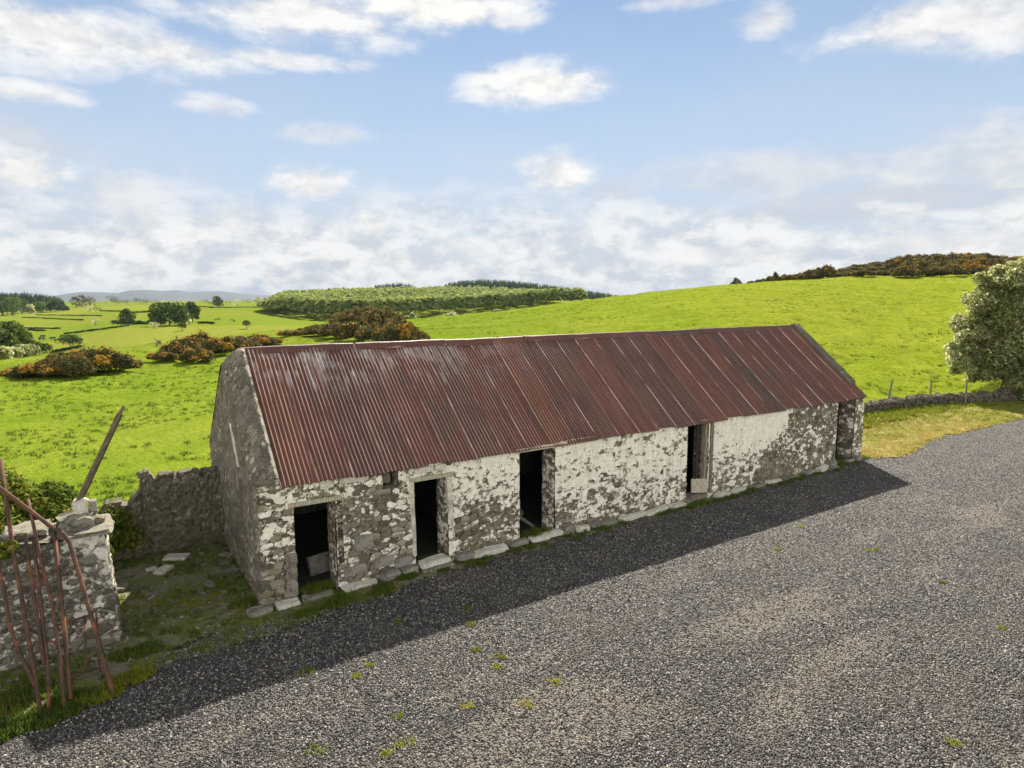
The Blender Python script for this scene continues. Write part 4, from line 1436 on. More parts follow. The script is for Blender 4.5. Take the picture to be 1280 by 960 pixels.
# ------------------------------------------------------------------ rusty gate leaning on the pillar
def rusty_gates():
    m, N = mat('rusty steel')
    tc = N.n('ShaderNodeNewGeometry').outputs[0]
    n1, n2 = N.noise(tc, 4, 5, .6), N.noise(tc, 40, 4, .6)
    c = N.mix(N.mapr(n1, .38, .62), (.05, .032, .024), (.105, .048, .028))
    c = N.mix(N.mapr(n1, .57, .68, 0, .75), c, (.23, .085, .036))
    c = N.mix(N.mapr(n2, .5, .7, 0, .5), c, (.10, .078, .058))
    finish(N, c, .85, n2, .006, 1, .12)
    # leaning plane: through the feet on the ground and the pillar's upper edge
    f0, f1 = W(-3.9, -1.72, 0.0), W(-2.5, -1.72, 0.0)
    up = W(-3.2, .1, 2.1)
    nn = np.cross(f1 - f0, up - f0)

    def on(u, v, off=0.0):
        q = ray(u, v)
        O = np.array([0, 0, CAM_H])
        t = ((f0 - O) @ nn) / (q @ nn)
        p = O + q * (t - off)
        return Vector((p[0], p[1], max(p[2], .02)))
    root = thing('rusty_gate', Vector(W(-3.2, -1.7)), 'rusty iron bar gate standing on end against the gate pillar', 'gate')
    inv = Matrix.Translation(-Vector(W(-3.2, -1.7)))

    def tube(pts, r, off=0.0, name='bar', parent=root, seg=8):
        P = [inv @ on(u, v, off) for u, v in pts]
        return MB().tube(P, r * 1.12, seg).build(name, m, parent, True)
    tube([(1, 574), (7, 620), (17, 692), (33, 782), (50, 886)], .027)
    tube([(-8, 603), (8, 616), (40, 640), (62, 657), (80, 668), (87, 678), (92, 695), (100, 722), (117, 780), (130, 828), (142, 868)], .030, .02, 'frame_tube')
    tube([(35, 624), (44, 667), (50, 694), (57, 722), (65, 754), (70, 785), (76, 830), (81, 886)], .023)
    tube([(31, 667), (37, 710), (43, 747), (50, 795), (55, 830)], .024, -.01)
    tube([(42, 674), (47, 722), (54, 780), (60, 832), (61, 886)], .024, -.02)
    tube([(68, 668), (74, 722), (80, 780), (85, 832), (88, 874)], .028, -.03)
    tube([(-8, 690), (0, 716), (7, 752), (12, 782), (24, 815), (44, 858)], .026, .01)
    tube([(36, 786), (60, 800), (90, 812)], .016, -.035, 'cross_rail')
    # smaller hurdle behind
    g = thing('rusty_hurdle', Vector(W(-2.9, -.6)), 'small rusty iron hurdle frame leaning behind the gate bars at pillar foot', 'hurdle')
    inv2 = Matrix.Translation(-Vector(W(-2.9, -.6)))
    h0, h1, hu = W(-3.6, -.95, .02), W(-2.2, -.95, .02), W(-3, -.12, .9)
    hn = np.cross(h1 - h0, hu - h0)

    def onh(u, v):
        q = ray(u, v)
        O = np.array([0, 0, CAM_H])
        t = ((h0 - O) @ hn) / (q @ hn)
        p = O + q * t
        return inv2 @ Vector((p[0], p[1], max(p[2], .02)))
    for nm, pts, r in (('rail', [(70, 782), (112, 769)], .02), ('rail', [(70, 852), (123, 835)], .02), ('bar', [(106, 771), (108, 838)], .016), ('bar', [(120, 767), (125, 840)], .018), ('bar', [(72, 781), (75, 852)], .016)):
        MB().tube([onh(*p) for p in pts], r, 8).build(nm, m, g, True)


rusty_gates()


# ------------------------------------------------------------------ drystone wall and fence at the right
M_DRY = plain_stone('dry wall stone', (.045, .037, .027), (.16, .135, .10), .3)


def drystone():
    path = [W(21.9, 5.9), hit(1085, 517)[0], hit(1150, 508)[0], hit(1230, 503)[0], hit(1300, 499)[0], hit(1420, 494)[0]]
    root = thing('drystone_wall', path[1], 'low tumbled drystone field wall running right from the barn', 'wall')
    rng = np.random.default_rng(8)
    V, Fs, n = [], [], 0
    base = lump(rng, 1, 1, 1)
    variants = []
    for k in range(10):
        me = lump(rng, 1, .8, .7, j=.5)
        v = np.array([q.co[:] for q in me.vertices])
        f = [tuple(p.vertices) for p in me.polygons]
        variants.append((v, f))
        bpy.data.meshes.remove(me)
    allv, allf = [], []
    o0 = np.array(path[1])
    for a, b in zip(path[:-1], path[1:]):
        L = np.linalg.norm((b - a)[:2])
        d = (b - a) / L
        nx = np.array([-d[1], d[0], 0])
        x = 0.0
        while x < L:
            hmax = .58 + .3 * fbm(np.array([(a + d * x)[0] / 1.3]), np.array([2.0]), 12, 3)[0] - .12
            z = .08
            while z < hmax:
                for side in (-.16, .16):
                    s = .2 + .22 * rng.random()
                    v, f = variants[rng.integers(10)]
                    R = np.array(Matrix.Rotation(rng.random() * 6.28, 3, 'Z') @ Matrix.Rotation(rng.normal() * .35, 3, 'X'))
                    p = a + d * (x + rng.normal() * .06) + nx * (side + rng.normal() * .05)
                    gzz = float(gz(p[0], p[1]))
                    q = (v * s) @ R.T + np.array([p[0], p[1], gzz + z]) - o0
                    allf.append([tuple(i + n for i in ff) for ff in f])
                    allv.append(q)
                    n += len(q)
                z += .17 + .05 * rng.random()
            x += .24
    me = bpy.data.meshes.new('wall_stones')
    me.from_pydata([tuple(p) for p in np.concatenate(allv)], [], [f for g in allf for f in g])
    bpy.data.meshes.remove(base)
    link('wall_stones', me, M_DRY, root)
    # fence posts just behind the wall
    for k, (u, vb, vt, du, lab) in enumerate(((1119, 494, 464, 4, 'leaning grey fence post behind the drystone wall, nearest the barn'), (1173, 492, 460, 0, 'thin upright fence post behind the drystone wall, between two others'),
                                              (1219, 490, 464, -1, 'fence post behind the drystone wall, half under the hawthorn branches'))):
        r = np.linalg.norm((hit(u, 512)[0])[:2]) + .9
        p = at_r(u, r)
        L = 1.55
        t = thing('fence_post', p, lab, 'fence post', 'fence posts behind the drystone wall')
        mb = MB()
        lean = du * .045
        mb.tube([(0, 0, -.2), (lean * .5, .02, L * .5), (lean, 0, L)], .065 if k == 0 else .05, 7, .05 if k == 0 else .042)
        mb.build('shaft', M_POST, t)


drystone()


# ------------------------------------------------------------------ hawthorn tree at right edge and shrubs round it
def hawthorn():
    p = at_r(1267, 48.6)
    rng = np.random.default_rng(21)
    t = thing('hawthorn_tree', p, 'spreading grey-green hawthorn tree in pale bloom by the drystone wall at right', 'tree')
    mb = trunk_limbs(6.0, .27, rng, 9, .42, (.2, 0))
    mb.tube([(0, 0, 1.5), (-.7, -.1, 2.1), (-1.6, -.2, 2.3), (-2.3, -.2, 2.9)], .07, 6, .02)
    mb.tube([(0, 0, 1.6), (-.6, .4, 2.8), (-1.5, .5, 3.8)], .08, 6, .03)
    mb.build('trunk', M_BARK, t, True)
    blobs = []
    for (u, v, a) in ((u_, v_, a_ * 1.22) for u_, v_, a_ in ((1206, 432, .9), (1198, 452, .75), (1222, 445, .9), (1212, 405, .85), (1232, 400, 1.0), (1228, 372, .85), (1240, 352, .6), (1252, 380, 1.1), (1250, 420, 1.1), (1255, 450, .9), (1272, 350, .9), (1280, 380, 1.2), (1284, 420, 1.2), (1305, 400, 1.2),
                      (1295, 345, 1.0), (1310, 370, 1.2), (1330, 420, 1.2), (1320, 440, 1.1), (1230, 468, .5), (1213, 474, .35), (1283, 450, .8), (1206, 420, .6), (1190, 438, .45), (1345, 390, 1.1), (1335, 360, 1.0), (1258, 430, .9), (1264, 400, 1.1), (1240, 425, .9), (1246, 338, .45), (1266, 335, .6), (1285, 330, .7), (1290, 470, .8), (1276, 468, .6), (1300, 485, .8), (1225, 418, .8), (1238, 378, .8), (1216, 450, .7), (1240, 452, .8), (1262, 362, .9), (1270, 478, .7), (1254, 466, .7), (1222, 388, .6), (1256, 345, .6), (1266, 440, .9), (1284, 492, .7))):
        for dd in (-.8, .9):
            q = ray(u, v)
            k = (np.linalg.norm(p[:2]) + dd * a * 1.2 + rng.normal() * .5) / math.hypot(q[0], q[1])
            c = np.array([0, 0, CAM_H]) + q * k - p
            blobs.append((c[0], c[1], c[2], a * .7, a * .75, a * .58))
    for _ in range(130):      # smaller sprays that break the outline
        b = blobs[rng.integers(50)]
        q = rand_unit(1, rng)[0] * np.array(b[3:6]) * 1.15
        a = .16 + .32 * rng.random()
        blobs.append((b[0] + q[0], b[1] + q[1], b[2] + q[2], a, a, a * .8))
    n = 80000
    P, u, k = blob_points(blobs, n, rng, .1)
    V, Fq = leaf_cards(P, u, .085 * (.6 + .8 * rng.random(n)), rng, 1.0, .65)
    kt = rng.random(len(blobs)) * .25
    tint = np.clip(rng.random(n) ** 1.1 * .85 + kt[k], 0, 1)
    link('crown', np_mesh('crown', V, Fq, {'tint': np.repeat(tint, 4)}), M_HAW, t)
    # paler tree behind at the frame edge
    make_tree('broadleaf_tree', at_r(1338, 58), 8.8, 3.6, 'yellowish green tree standing behind the hawthorn at right edge', m=M_LIGHT, n=9000, leaf=.16, seed=5, base=.15)
    # dark ivy shrubs under the crown
    for k, (u, r, h, w, lab) in enumerate(((1281, 50.0, 3.4, 1.2, 'dark ivy shrub against the hawthorn trunk'), (1306, 49.8, 3.6, 1.4, 'dark shrub under the hawthorn, right of the trunk'))):
        make_bush('dark_shrub', at_r(u, r), h, w, M_OAK, lab, seed=60 + k, n=6000, leaf=.06)


def make_bush(name, pos, h, w, m, label, seed=1, n=2500, leaf=.08, group=None, cat='shrub', nb=9):
    rng = np.random.default_rng(seed)
    t = thing(name, pos, label, cat, group)
    blobs = []
    for k in range(nb):
        a = k * 2.4 + rng.random()
        rr = w * .75 * math.sqrt(rng.random())
        s = w * (.38 + .2 * rng.random())
        zc = h * (.3 + .4 * rng.random()) * (1 - .35 * rr / w)
        blobs.append((math.cos(a) * rr, math.sin(a) * rr, zc, s, s, min(s, h - zc)))
    P, u, k = blob_points(blobs, n, rng, .4, -.3)
    P[:, 2] = np.abs(P[:, 2])
    V, Fq = leaf_cards(P, u, leaf * (.6 + .8 * rng.random(n)), rng, .8, .7)
    kt = rng.random(nb) * .35
    link('foliage', np_mesh('foliage', V, Fq, {'tint': np.repeat(np.clip(rng.random(n) * .7 + kt[k], 0, 1), 4)}), m, t)
    mb = MB()
    for k in range(5):
        a = k * 1.26
        mb.tube([(0, 0, -.1), (math.cos(a) * w * .3, math.sin(a) * w * .3, h * .3), (math.cos(a) * w * .55, math.sin(a) * w * .55, h * .6)], .03 * max(1, h / 2), 5, .01)
    mb.build('stems', M_BARK, t)
    return t


hawthorn()


# ------------------------------------------------------------------ gorse
def gorse_proto(seed, h, w, bloom, mb_, n=5200, leaf=.06):
    """returns (foliage mesh, blossom mesh)"""
    rng = np.random.default_rng(seed)
    blobs = []
    nb = 15
    for k in range(nb):
        a = k * 2.4 + rng.random()
        rr = w * .8 * math.sqrt((k + .5) / nb)
        s = w * (.24 + .16 * rng.random())
        zc = (h - s * .7) * (1 - .55 * (rr / w) ** 2) * (.7 + .3 * rng.random())
        blobs.append((math.cos(a) * rr, math.sin(a) * rr, max(zc, s * .5), s, s, s * .85))
    P, u, k = blob_points(blobs, n, rng, .5, -.5)
    far = rng.random(n) < .22
    B_ = np.array(blobs)
    P = np.where(far[:, None], B_[k, :3] + (P - B_[k, :3]) * (1.05 + .4 * rng.random(n)[:, None] ** 2), P)
    P[:, 2] = h * np.clip(P[:, 2] / h, .0, 1.25) ** 1.45 + .01
    V, Fq = leaf_cards(P, u + np.array([0, 0, .5]), leaf * (.6 + .9 * rng.random(n)), rng, .9, .5)
    kt = rng.random(nb) * .3
    fol = np_mesh('foliage', V, Fq, {'tint': np.repeat(np.clip(rng.random(n) * .7 + kt[k], 0, 1), 4)})
    nf = int(n * bloom)
    sel = rng.random(nb) < .6
    P, u, k = blob_points([b for b, s in zip(blobs, sel) if s] or blobs[:2], nf * 2, rng, .95, -.1)
    g = fbm(P[:, 0] * 4.5 + seed, P[:, 2] * 4.5 + P[:, 1] * 3.1, seed, 4) + .42 * rng.random(len(P))
    ok = np.argsort(-g)[:nf]
    P, u = P[ok] * np.array([1.02, 1.02, 1.0]), u[ok]
    P[:, 2] = h * np.clip(P[:, 2] / h, 0, 1.2) ** 1.45 + .03
    V, Fq = leaf_cards(P, u, leaf * .8 * (.6 + .8 * rng.random(len(P))), rng, .9, .8)
    blo = np_mesh('blossom', V, Fq, {'tint': np.repeat(rng.random(len(P)), 4)})
    return fol, blo


GP = {}


def gorse(pos, h, w, kind, label, group, rot=0.0):
    """kind: ('bright'|'dull'|'dark', variant)"""
    if kind not in GP:
        b = {'bright': .42, 'dull': .5, 'dark': .08}[kind[0]]
        fol, blo = gorse_proto(300 + 10 * len(GP), 1.0, 1.0, b, None)
        fol.materials.append(M_GORSE)
        blo.materials.append(M_BLOOM if kind[0] != 'dull' else M_DULLB)
        GP[kind] = (fol, blo)
    t = thing('gorse_bush', pos, label, 'gorse bush', group, rot)
    t.scale = (w, w, h)
    for nm, me in zip(('foliage', 'blossom'), GP[kind]):
        o = bpy.data.objects.new(nm, me)
        COL.objects.link(o)
        o.parent = t
    t.location.z -= .04 * h
    return t


def gorse_all():
    rng = np.random.default_rng(77)
    px = lambda r: F_PX / r
    # left clump (u 20..170)
    rows = [(35, 471, 10, 20, 'bright', 'low left end of the nearest gorse clump in the left field'), (58, 471, 18, 22, 'bright', 'orange gorse bush second from the left end of the nearest clump'),
            (82, 470, 24, 22, 'dull', 'brownish gorse bush in the left middle of the nearest clump'), (104, 467, 28, 22, 'bright', 'tallest orange-topped gorse bush of the nearest clump'),
            (128, 465, 26, 20, 'dark', 'dark gorse bush with few flowers in the nearest clump'), (146, 463, 19, 18, 'dark', 'dark green gorse bush near the right end of the nearest clump'), (162, 459, 9, 12, 'bright', 'small orange right tip of the nearest gorse clump')]
    for k, (u, v, hp, wp_, kd, lab) in enumerate(rows):
        p, r = hit(u, v)
        gorse(p, hp * r / F_PX, wp_ * r / F_PX * 1.15, (kd, k % 3), lab, 'gorse clump in the left field', k * 1.3)
    # clump left of the gable
    rows = [(205, 451, 11, 14, 'bright', 'low orange gorse at the left tip of the clump beside the gable'), (221, 449, 20, 16, 'dark', 'dark gorse bush in the clump left of the gable'), (236, 445, 22, 17, 'dark', 'taller dark gorse bush behind the orange one near the gable'),
            (245, 453, 18, 16, 'bright', 'bright orange round gorse bush in front, just left of the gable'), (253, 440, 23, 17, 'dark', 'dark gorse bush with rounded top behind the gable shoulder'), (268, 445, 21, 17, 'bright', 'orange flowered gorse bush at the gable shoulder'),
            (287, 440, 18, 17, 'dark', 'dark gorse bush showing above the gable top'), (306, 437, 17, 16, 'dull', 'brownish gorse bush above the near end of the ridge'), (325, 433, 15, 16, 'bright', 'bright orange gorse bush above the near end of the roof'),
            (340, 431, 9, 10, 'bright', 'small orange gorse bush ending the clump behind the roof')]
    for k, (u, v, hp, wp_, kd, lab) in enumerate(rows):
        p, r = hit(u, v)
        gorse(p, hp * r / F_PX, wp_ * r / F_PX * 1.15, (kd, k % 3), lab, 'gorse clump beside the gable', k * 1.7)
    # big mound behind the roof (u 355..530)
    rows = [(362, 421, 8, 12, 'bright', 'low gorse at the far left of the big mound'), (378, 421, 10, 14, 'bright', 'small orange gorse left of the big mound'), (398, 420, 14, 16, 'dull', 'brown gorse on the left slope of the big mound'), (418, 423, 20, 18, 'dull', 'brown gorse bush left of the middle of the big mound'),
            (432, 414, 26, 20, 'dull', 'rear gorse bush on the left shoulder of the big mound'), (440, 426, 22, 20, 'dark', 'dark front gorse bush in the middle of the big mound'), (455, 412, 29, 22, 'dull', 'gorse bush forming the top of the big mound'), (464, 428, 24, 20, 'dull', 'front gorse bush under the top of the big mound'),
            (476, 415, 30, 22, 'dull', 'gorse bush right of the top of the big mound'), (486, 430, 24, 20, 'dark', 'dark front gorse bush on the right of the big mound'), (497, 421, 27, 18, 'dull', 'gorse bush on the right shoulder of the big mound'), (508, 430, 26, 18, 'bright', 'orange flecked gorse bush at the right of the big mound'),
            (521, 430, 17, 14, 'dull', 'gorse bush at the right foot of the big mound'), (531, 431, 7, 9, 'dark', 'low gorse ending the big mound at right')]
    for k, (u, v, hp, wp_, kd, lab) in enumerate(rows):
        p, r = hit(u, v)
        gorse(p, hp * r / F_PX * 1.05, wp_ * r / F_PX * 1.1, (kd, k % 3), lab, 'gorse mound behind the roof', k * 2.1)
    # thicket on the right hill
    k = 0
    top = [(1043, 336), (1060, 333), (1090, 328), (1110, 321), (1140, 317), (1165, 315), (1180, 316), (1210, 315), (1240, 317), (1265, 318), (1310, 318)]
    for row, (r, du) in enumerate(((168, 17), (196, 19), (226, 20))):
        u = 1046 + row * 14
        while u < 1330:
            p = at_r(u, r + rng.normal() * 3)
            tv = np.interp(u, [q[0] for q in top], [q[1] for q in top]) + (2 - row) * 7.5 + rng.normal() * 1.5
            zt = zat(u, tv, np.hypot(p[0], p[1]))
            h = max(1.6, min(7.0, zt - p[2]))
            kd = ('dull', 'dark', 'dark', 'dull')[k % 4] if u < 1190 else ('dull', 'dark', 'bright')[k % 3]
            gorse(p, h, du * r / F_PX * .72, (kd, k % 3), ['olive brown gorse bush in the front row of the hilltop thicket', 'olive gorse bush in the middle row of the hilltop thicket', 'gorse bush on the skyline of the hilltop thicket'][row],
                  ['front row of the hilltop gorse thicket', 'middle row of the hilltop gorse thicket', 'skyline row of the hilltop gorse thicket'][row], rng.random() * 6)
            u += du * (.8 + .4 * rng.random())
            k += 1
    # low bushes along the crest (u 935..1040)
    for k, (u, hp, wp_) in enumerate(((938, 5, 7), (950, 8, 9), (962, 9, 9), (968, 14, 4), (978, 9, 10), (990, 9, 10), (1004, 11, 12), (1016, 15, 13), (1032, 17, 14), (1044, 9, 10), (1056, 8, 12), (880, 3, 5), (873, 2.5, 4))):
        r = 160 + (u - 900) * .05
        p = at_r(u, r)
        gorse(p, hp * r / F_PX, wp_ * r / F_PX * .8, (('dark', 'dull')[k % 2], k % 3), ['low dark bush on the crest left of the hilltop thicket'][0], 'low bushes along the hill crest', k).location.z -= .35


gorse_all()


# ------------------------------------------------------------------ boulder
def boulder():
    rng = np.random.default_rng(2)
    p = at_r(921, 150)
    me = lump(rng, 2.5, 2.0, 1.7, j=.7)
    o = link('boulder', me, M_DARKST)
    o.location = p + np.array([0, 0, .05])
    o.rotation_euler = (.25, .35, .7)
    tag(o, 'grey boulder on the grassy crest of the right hill', 'boulder')


boulder()


# ------------------------------------------------------------------ valley trees, hedges and far woods
def valley():
    def tr(name, u, vb, vt, wpx, lab, m, seed, n=900, group=None, base=.12, nb=14, flat=1.0):
        p, r = hit(u, vb, 60)
        h = (vb - vt) * r / F_PX
        w = wpx * r / F_PX
        return make_tree(name, p, h, w, lab, m=m, n=n, leaf=max(.12, .055 * h), seed=seed, group=group, base=base, nb=nb, flat=flat)
    tr('oak_tree', 212, 407, 381.5, 19, 'large round dark oak in the middle of the valley fields', M_OAK, 1, 1800, None, .02, 20)
    tr('oak_tree', 198, 407, 393, 9, 'lower dark tree at the left side of the large oak', M_OAK, 2, 900, None, .02)
    tr('oak_tree', 227, 406, 386, 9, 'grey green tree merged into the right side of the large oak', M_HAW, 12, 900, None, .02)
    tr('broadleaf_tree', 240, 402.5, 380, 8.5, 'dark oval tree just right of the large oak', M_OAK, 3, 1100, None, .05)
    tr('conical_tree', 160, 406.5, 389, 8, 'dark pointed tree left of the large oak', M_OAK, 4, 900, None, .02)
    tr('thorn_tree', 228, 414, 404, 4.6, 'small lone round thorn tree below the large oak', M_OAK, 5, 500, None, .3)
    tr('thorn_tree', 193, 411, 403.5, 6, 'pale flowering thorn bush below the large oak', M_HAW, 6, 500, None, .02)
    tr('thorn_tree', 308.5, 411, 401, 5.5, 'small lone flat topped thorn tree above the gable', M_OAK, 7, 500, None, .3)
    tr('oak_tree', 88.5, 434.5, 420.5, 11.5, 'broad dark spreading tree alone beyond the left gorse clump', M_OAK, 8, 1300, None, .22, 16, .8)
    tr('broadleaf_tree', 14, 439, 409.5, 14.5, 'olive green rounded tree at the left edge beyond the crest', M_LIGHT, 9, 1500, None, .05)
    tr('broadleaf_tree', -8, 441, 412, 12, 'olive tree cut by the left edge beyond the crest', M_LIGHT, 19, 900, None, .05)
    tr('thorn_tree', 37, 425, 418, 3.5, 'small dark thorn bush above the flowering hedge', M_OAK, 10, 300, None, .05)
    tr('broadleaf_tree', 272.5, 384.5, 371.5, 6, 'single dark bushy tree on the far field edge below the distant hills', M_OAK, 11, 600, None, .02)
    tr('thorn_tree', 119, 407, 398, 4, 'small thin tree on the far hedge line left of the pointed tree', M_HAW, 13, 250, None, .2)
    for k, (u, vb, vt, w, mm, lab) in enumerate(((3, 448, 436, 8, M_HAW, 'white flowering hawthorn bush at the left frame edge'), (16, 447, 437, 8, M_HAW, 'white flowering hawthorn bush below the olive tree'), (28, 446, 434, 8, M_HAW, 'pale hawthorn bush right of the olive tree'),
                                                 (27, 437, 427, 7, M_HAW, 'rear hawthorn bush beside the olive tree'), (40, 444, 433, 7, M_HAW, 'pale hawthorn bush in the middle of the hedge'), (39, 437, 427, 6, M_OAK, 'dark bush behind the pale hawthorn hedge'), (49, 442, 430, 6, M_OAK, 'dark green bush near the end of the hawthorn hedge'), (59, 440, 431, 5, M_OAK, 'dark bush ending the hawthorn hedge'))):
        tr('hawthorn_bush', u, vb, vt, w, lab, mm, 40 + k, 800, 'flowering hedge beyond the left crest', .02)
    for k, (u, vb, vt, w, mm, lab) in enumerate(((95, 385, 373, 6, M_GORSE, 'dark gorse bush left in the far hillock group'), (103, 384, 371, 6, M_GORSE, 'tall brown gorse bush on the far hillock'), (112, 382, 372, 7, M_GORSE, 'brown gorse bush right on the far hillock'), (112, 390, 383, 8, M_HAW, 'pale thorn bush below the far gorse group'), (120, 390, 384, 6, M_OAK, 'dark thorn bush below the far gorse group'),
                                                 (133, 380, 374, 7, M_HAW, 'pale bush in the far row under the hills, left'), (140, 379, 371, 6, M_OAK, 'dark tree in the far row under the hills'), (148, 380, 374, 7, M_GORSE, 'brown bush in the far row under the hills'), (158, 380, 375, 6, M_GORSE, 'low bush mid row under the hills'),
                                                 (170, 379, 373, 5, M_OAK, 'round dark tree in the far row right part'), (182, 380, 374, 7, M_OAK, 'broad dark tree in the far row right part'), (193, 380, 375, 8, M_GORSE, 'brown bush near the right end of the far row'), (204, 380, 376, 5, M_HAW, 'pale bush ending the far row'), (202, 374.5, 371, 4, M_OAK, 'tiny dark tree on the far skyline knoll'),
                                                 (248, 376, 373, 5, M_OAK, 'far hedge bush on the left slope of the knoll'), (256, 378.5, 374.5, 5, M_OAK, 'far hedge bush midway down the knoll'), (263, 381, 377, 4, M_OAK, 'far hedge bush low on the knoll'), (287, 379, 375, 7, M_OAK, 'dark bush right of the single far tree'), (297, 382, 375, 6, M_HAW, 'grey bush right of the single far tree'), (310, 379, 374, 8, M_OAK, 'dark far bush below the hills, right'),
                                                 (323, 384, 372, 4, M_HAW, 'pale tree at the left tip of the plantation'), (329, 384, 375, 5, M_OAK, 'dark tree at the left tip of the plantation'))):
        tr('far_tree' if mm is M_OAK else 'far_bush', u, vb, vt, w, lab, mm, 70 + k, 260, 'trees along the far field edges', .02, 8)
    # shrubs at the foot of the plantation, seen right of the mound
    for k, (u, vb, vt, w, mm, lab) in enumerate(((500, 404, 391, 4, M_HAW, 'pale upright bush right of the gorse mound, before the wood'), (508, 404, 395, 5, M_HAW, 'pale rounded bush before the wood'), (515, 402, 391, 5, M_HAW, 'grey green bush before the wood beside the pale ones'), (530, 401, 394, 7, M_LIGHT, 'yellowish bush before the wood, right of the pale ones'), (565, 398, 391, 9, M_HAW, 'pale bush at the foot of the wood above the roof ridge'), (622, 391, 388, 5, M_HAW, 'small pale bush showing over the field crest'))):
        p = at_r(u, 175)
        h = 6.1 + 0
        zt = zat(u, vt, 175)
        make_tree('shrub', p, max(1.0, zt - p[2]), w * 175 / F_PX, lab, 'shrub', 'shrubs before the plantation', mm, 500, .3, .02, 90 + k)
    # hedges and field banks: long low lines
    HD = [((28, 397), (105, 400.5), .9, 'thin dark hedge across the pale left valley field'), ((24, 410.5), (75, 411), .8, 'thin dark hedge above the olive tree'), ((45, 394), (128, 395), .8, 'thin hedge below the left wood'), ((125, 389), (156, 389.5), 1.3, 'dark hedge left of the pointed tree on the far slope'),
          ((81, 417.5), (160, 407.5), .5, 'faint field bank slanting up to the pointed tree'), ((165, 391), (198, 390), 1.2, 'dark hedge running left from the large oak top'), ((140, 404.5), (190, 405.5), 2.0, 'thick dark hedge joining the pointed tree and the large oak'),
          ((247, 384), (266, 384), 1.0, 'short dark hedge left of the single far tree'), ((250, 404), (266, 404.5), .8, 'short low hedge right of the dark oval tree'), ((262, 385), (330, 384), .9, 'long far hedge under the single far tree'), ((36, 413), (56, 414), .9, 'short bushy bank above the flowering hedge'),
          ((66, 441), (100, 434), .7, 'shaded bank under the broad spreading tree')]
    for k, (a, b, h, lab) in enumerate(HD):
        rng = np.random.default_rng(500 + k)
        pts = []
        for f in np.linspace(0, 1, 40):
            p, r = hit(a[0] + (b[0] - a[0]) * f, a[1] + (b[1] - a[1]) * f, 60)
            pts.append(p)
        pts = np.array(pts)
        n = 1500
        f = rng.random(n) * 38.99
        i = f.astype(int)
        q = pts[i] + (pts[i + 1] - pts[i]) * (f - i)[:, None]
        hh = .62 * h * (.4 + 1.1 * fbm(f * .5, f * 0, 5 + k, 3))
        P = q + np.stack([rng.normal(size=n) * .3, rng.normal(size=n) * .3, rng.random(n) * hh], -1)
        V, Fq = leaf_cards(P, rand_unit(n, rng) + np.array([0, -.3, .5]), .25 + .25 * rng.random(n), rng)
        V = V - pts[0]
        t = thing('hedgerow', pts[0], lab, 'hedge', 'hedgerows in the valley')
        link('foliage', np_mesh('foliage', V, Fq, {'tint': np.repeat(rng.random(n) * .7, 4)}), M_OAK, t)
    # dead branchy stump in the pasture edge
    p, r = hit(196, 432, 40)
    mb = MB()
    s = r / F_PX
    for pts in ([(0, 0, 0), (.5 * s, 0, 5 * s), (-3 * s, 0, 8 * s)], [(.5 * s, 0, 4 * s), (3.5 * s, .2, 5.5 * s), (4.5 * s, 0, 2 * s)], [(0, 0, 1.5 * s), (-4 * s, 0, 3 * s)], [(3.5 * s, 0, 5 * s), (1.5 * s, 0, 1 * s)], [(2 * s, .3, 5 * s), (4 * s, 0, 0)]):
        mb.tube(pts, .09, 5, .05)
    o = mb.build('fallen_branch', M_POST)
    o.location = p
    tag(o, 'bare dead branch standing in the pasture above the gable gorse', 'branch')


valley()


def crowns_mass(name, pts, hs, ws, m, seed, label, cards=46, conifer=False):
    rng = np.random.default_rng(seed)
    n = len(pts)
    k = np.repeat(np.arange(n), cards)
    N_ = n * cards
    if conifer:
        f = rng.random(N_) ** .75
        a = rng.random(N_) * 6.283
        rad = (1 - f) * (.7 + .4 * rng.random(N_)) * ws[k]
        P = np.stack([np.cos(a) * rad, np.sin(a) * rad, f * hs[k]], -1)
        u = np.stack([np.cos(a), np.sin(a), np.full(N_, .5)], -1)
        sz = .12 * hs[k] * (1.15 - f)
    else:
        u = rand_unit(N_, rng)
        u[:, 2] = np.abs(u[:, 2]) * 1.1 - .3 * rng.random(N_)
        rad = (.75 + .3 * rng.random(N_))[:, None]
        P = u * rad * np.stack([ws[k], ws[k], hs[k] * .42], -1) + np.stack([0 * ws[k], 0 * ws[k], hs[k] * .58], -1)
        sz = .40 * ws[k] * (.6 + .7 * rng.random(N_))
    P = P + pts[k]
    V, Fq = leaf_cards(P, u + np.array([0, 0, .6]), sz, rng, .7, .75)
    tint = np.clip(rng.random(n)[k] * .55 + rng.random(N_) * .45, 0, 1)
    o0 = pts.mean(0)
    o = link(name, np_mesh(name, V - o0, Fq, {'tint': np.repeat(tint, 4)}), m)
    o.location = o0
    tag(o, label, 'wood', kind='stuff')


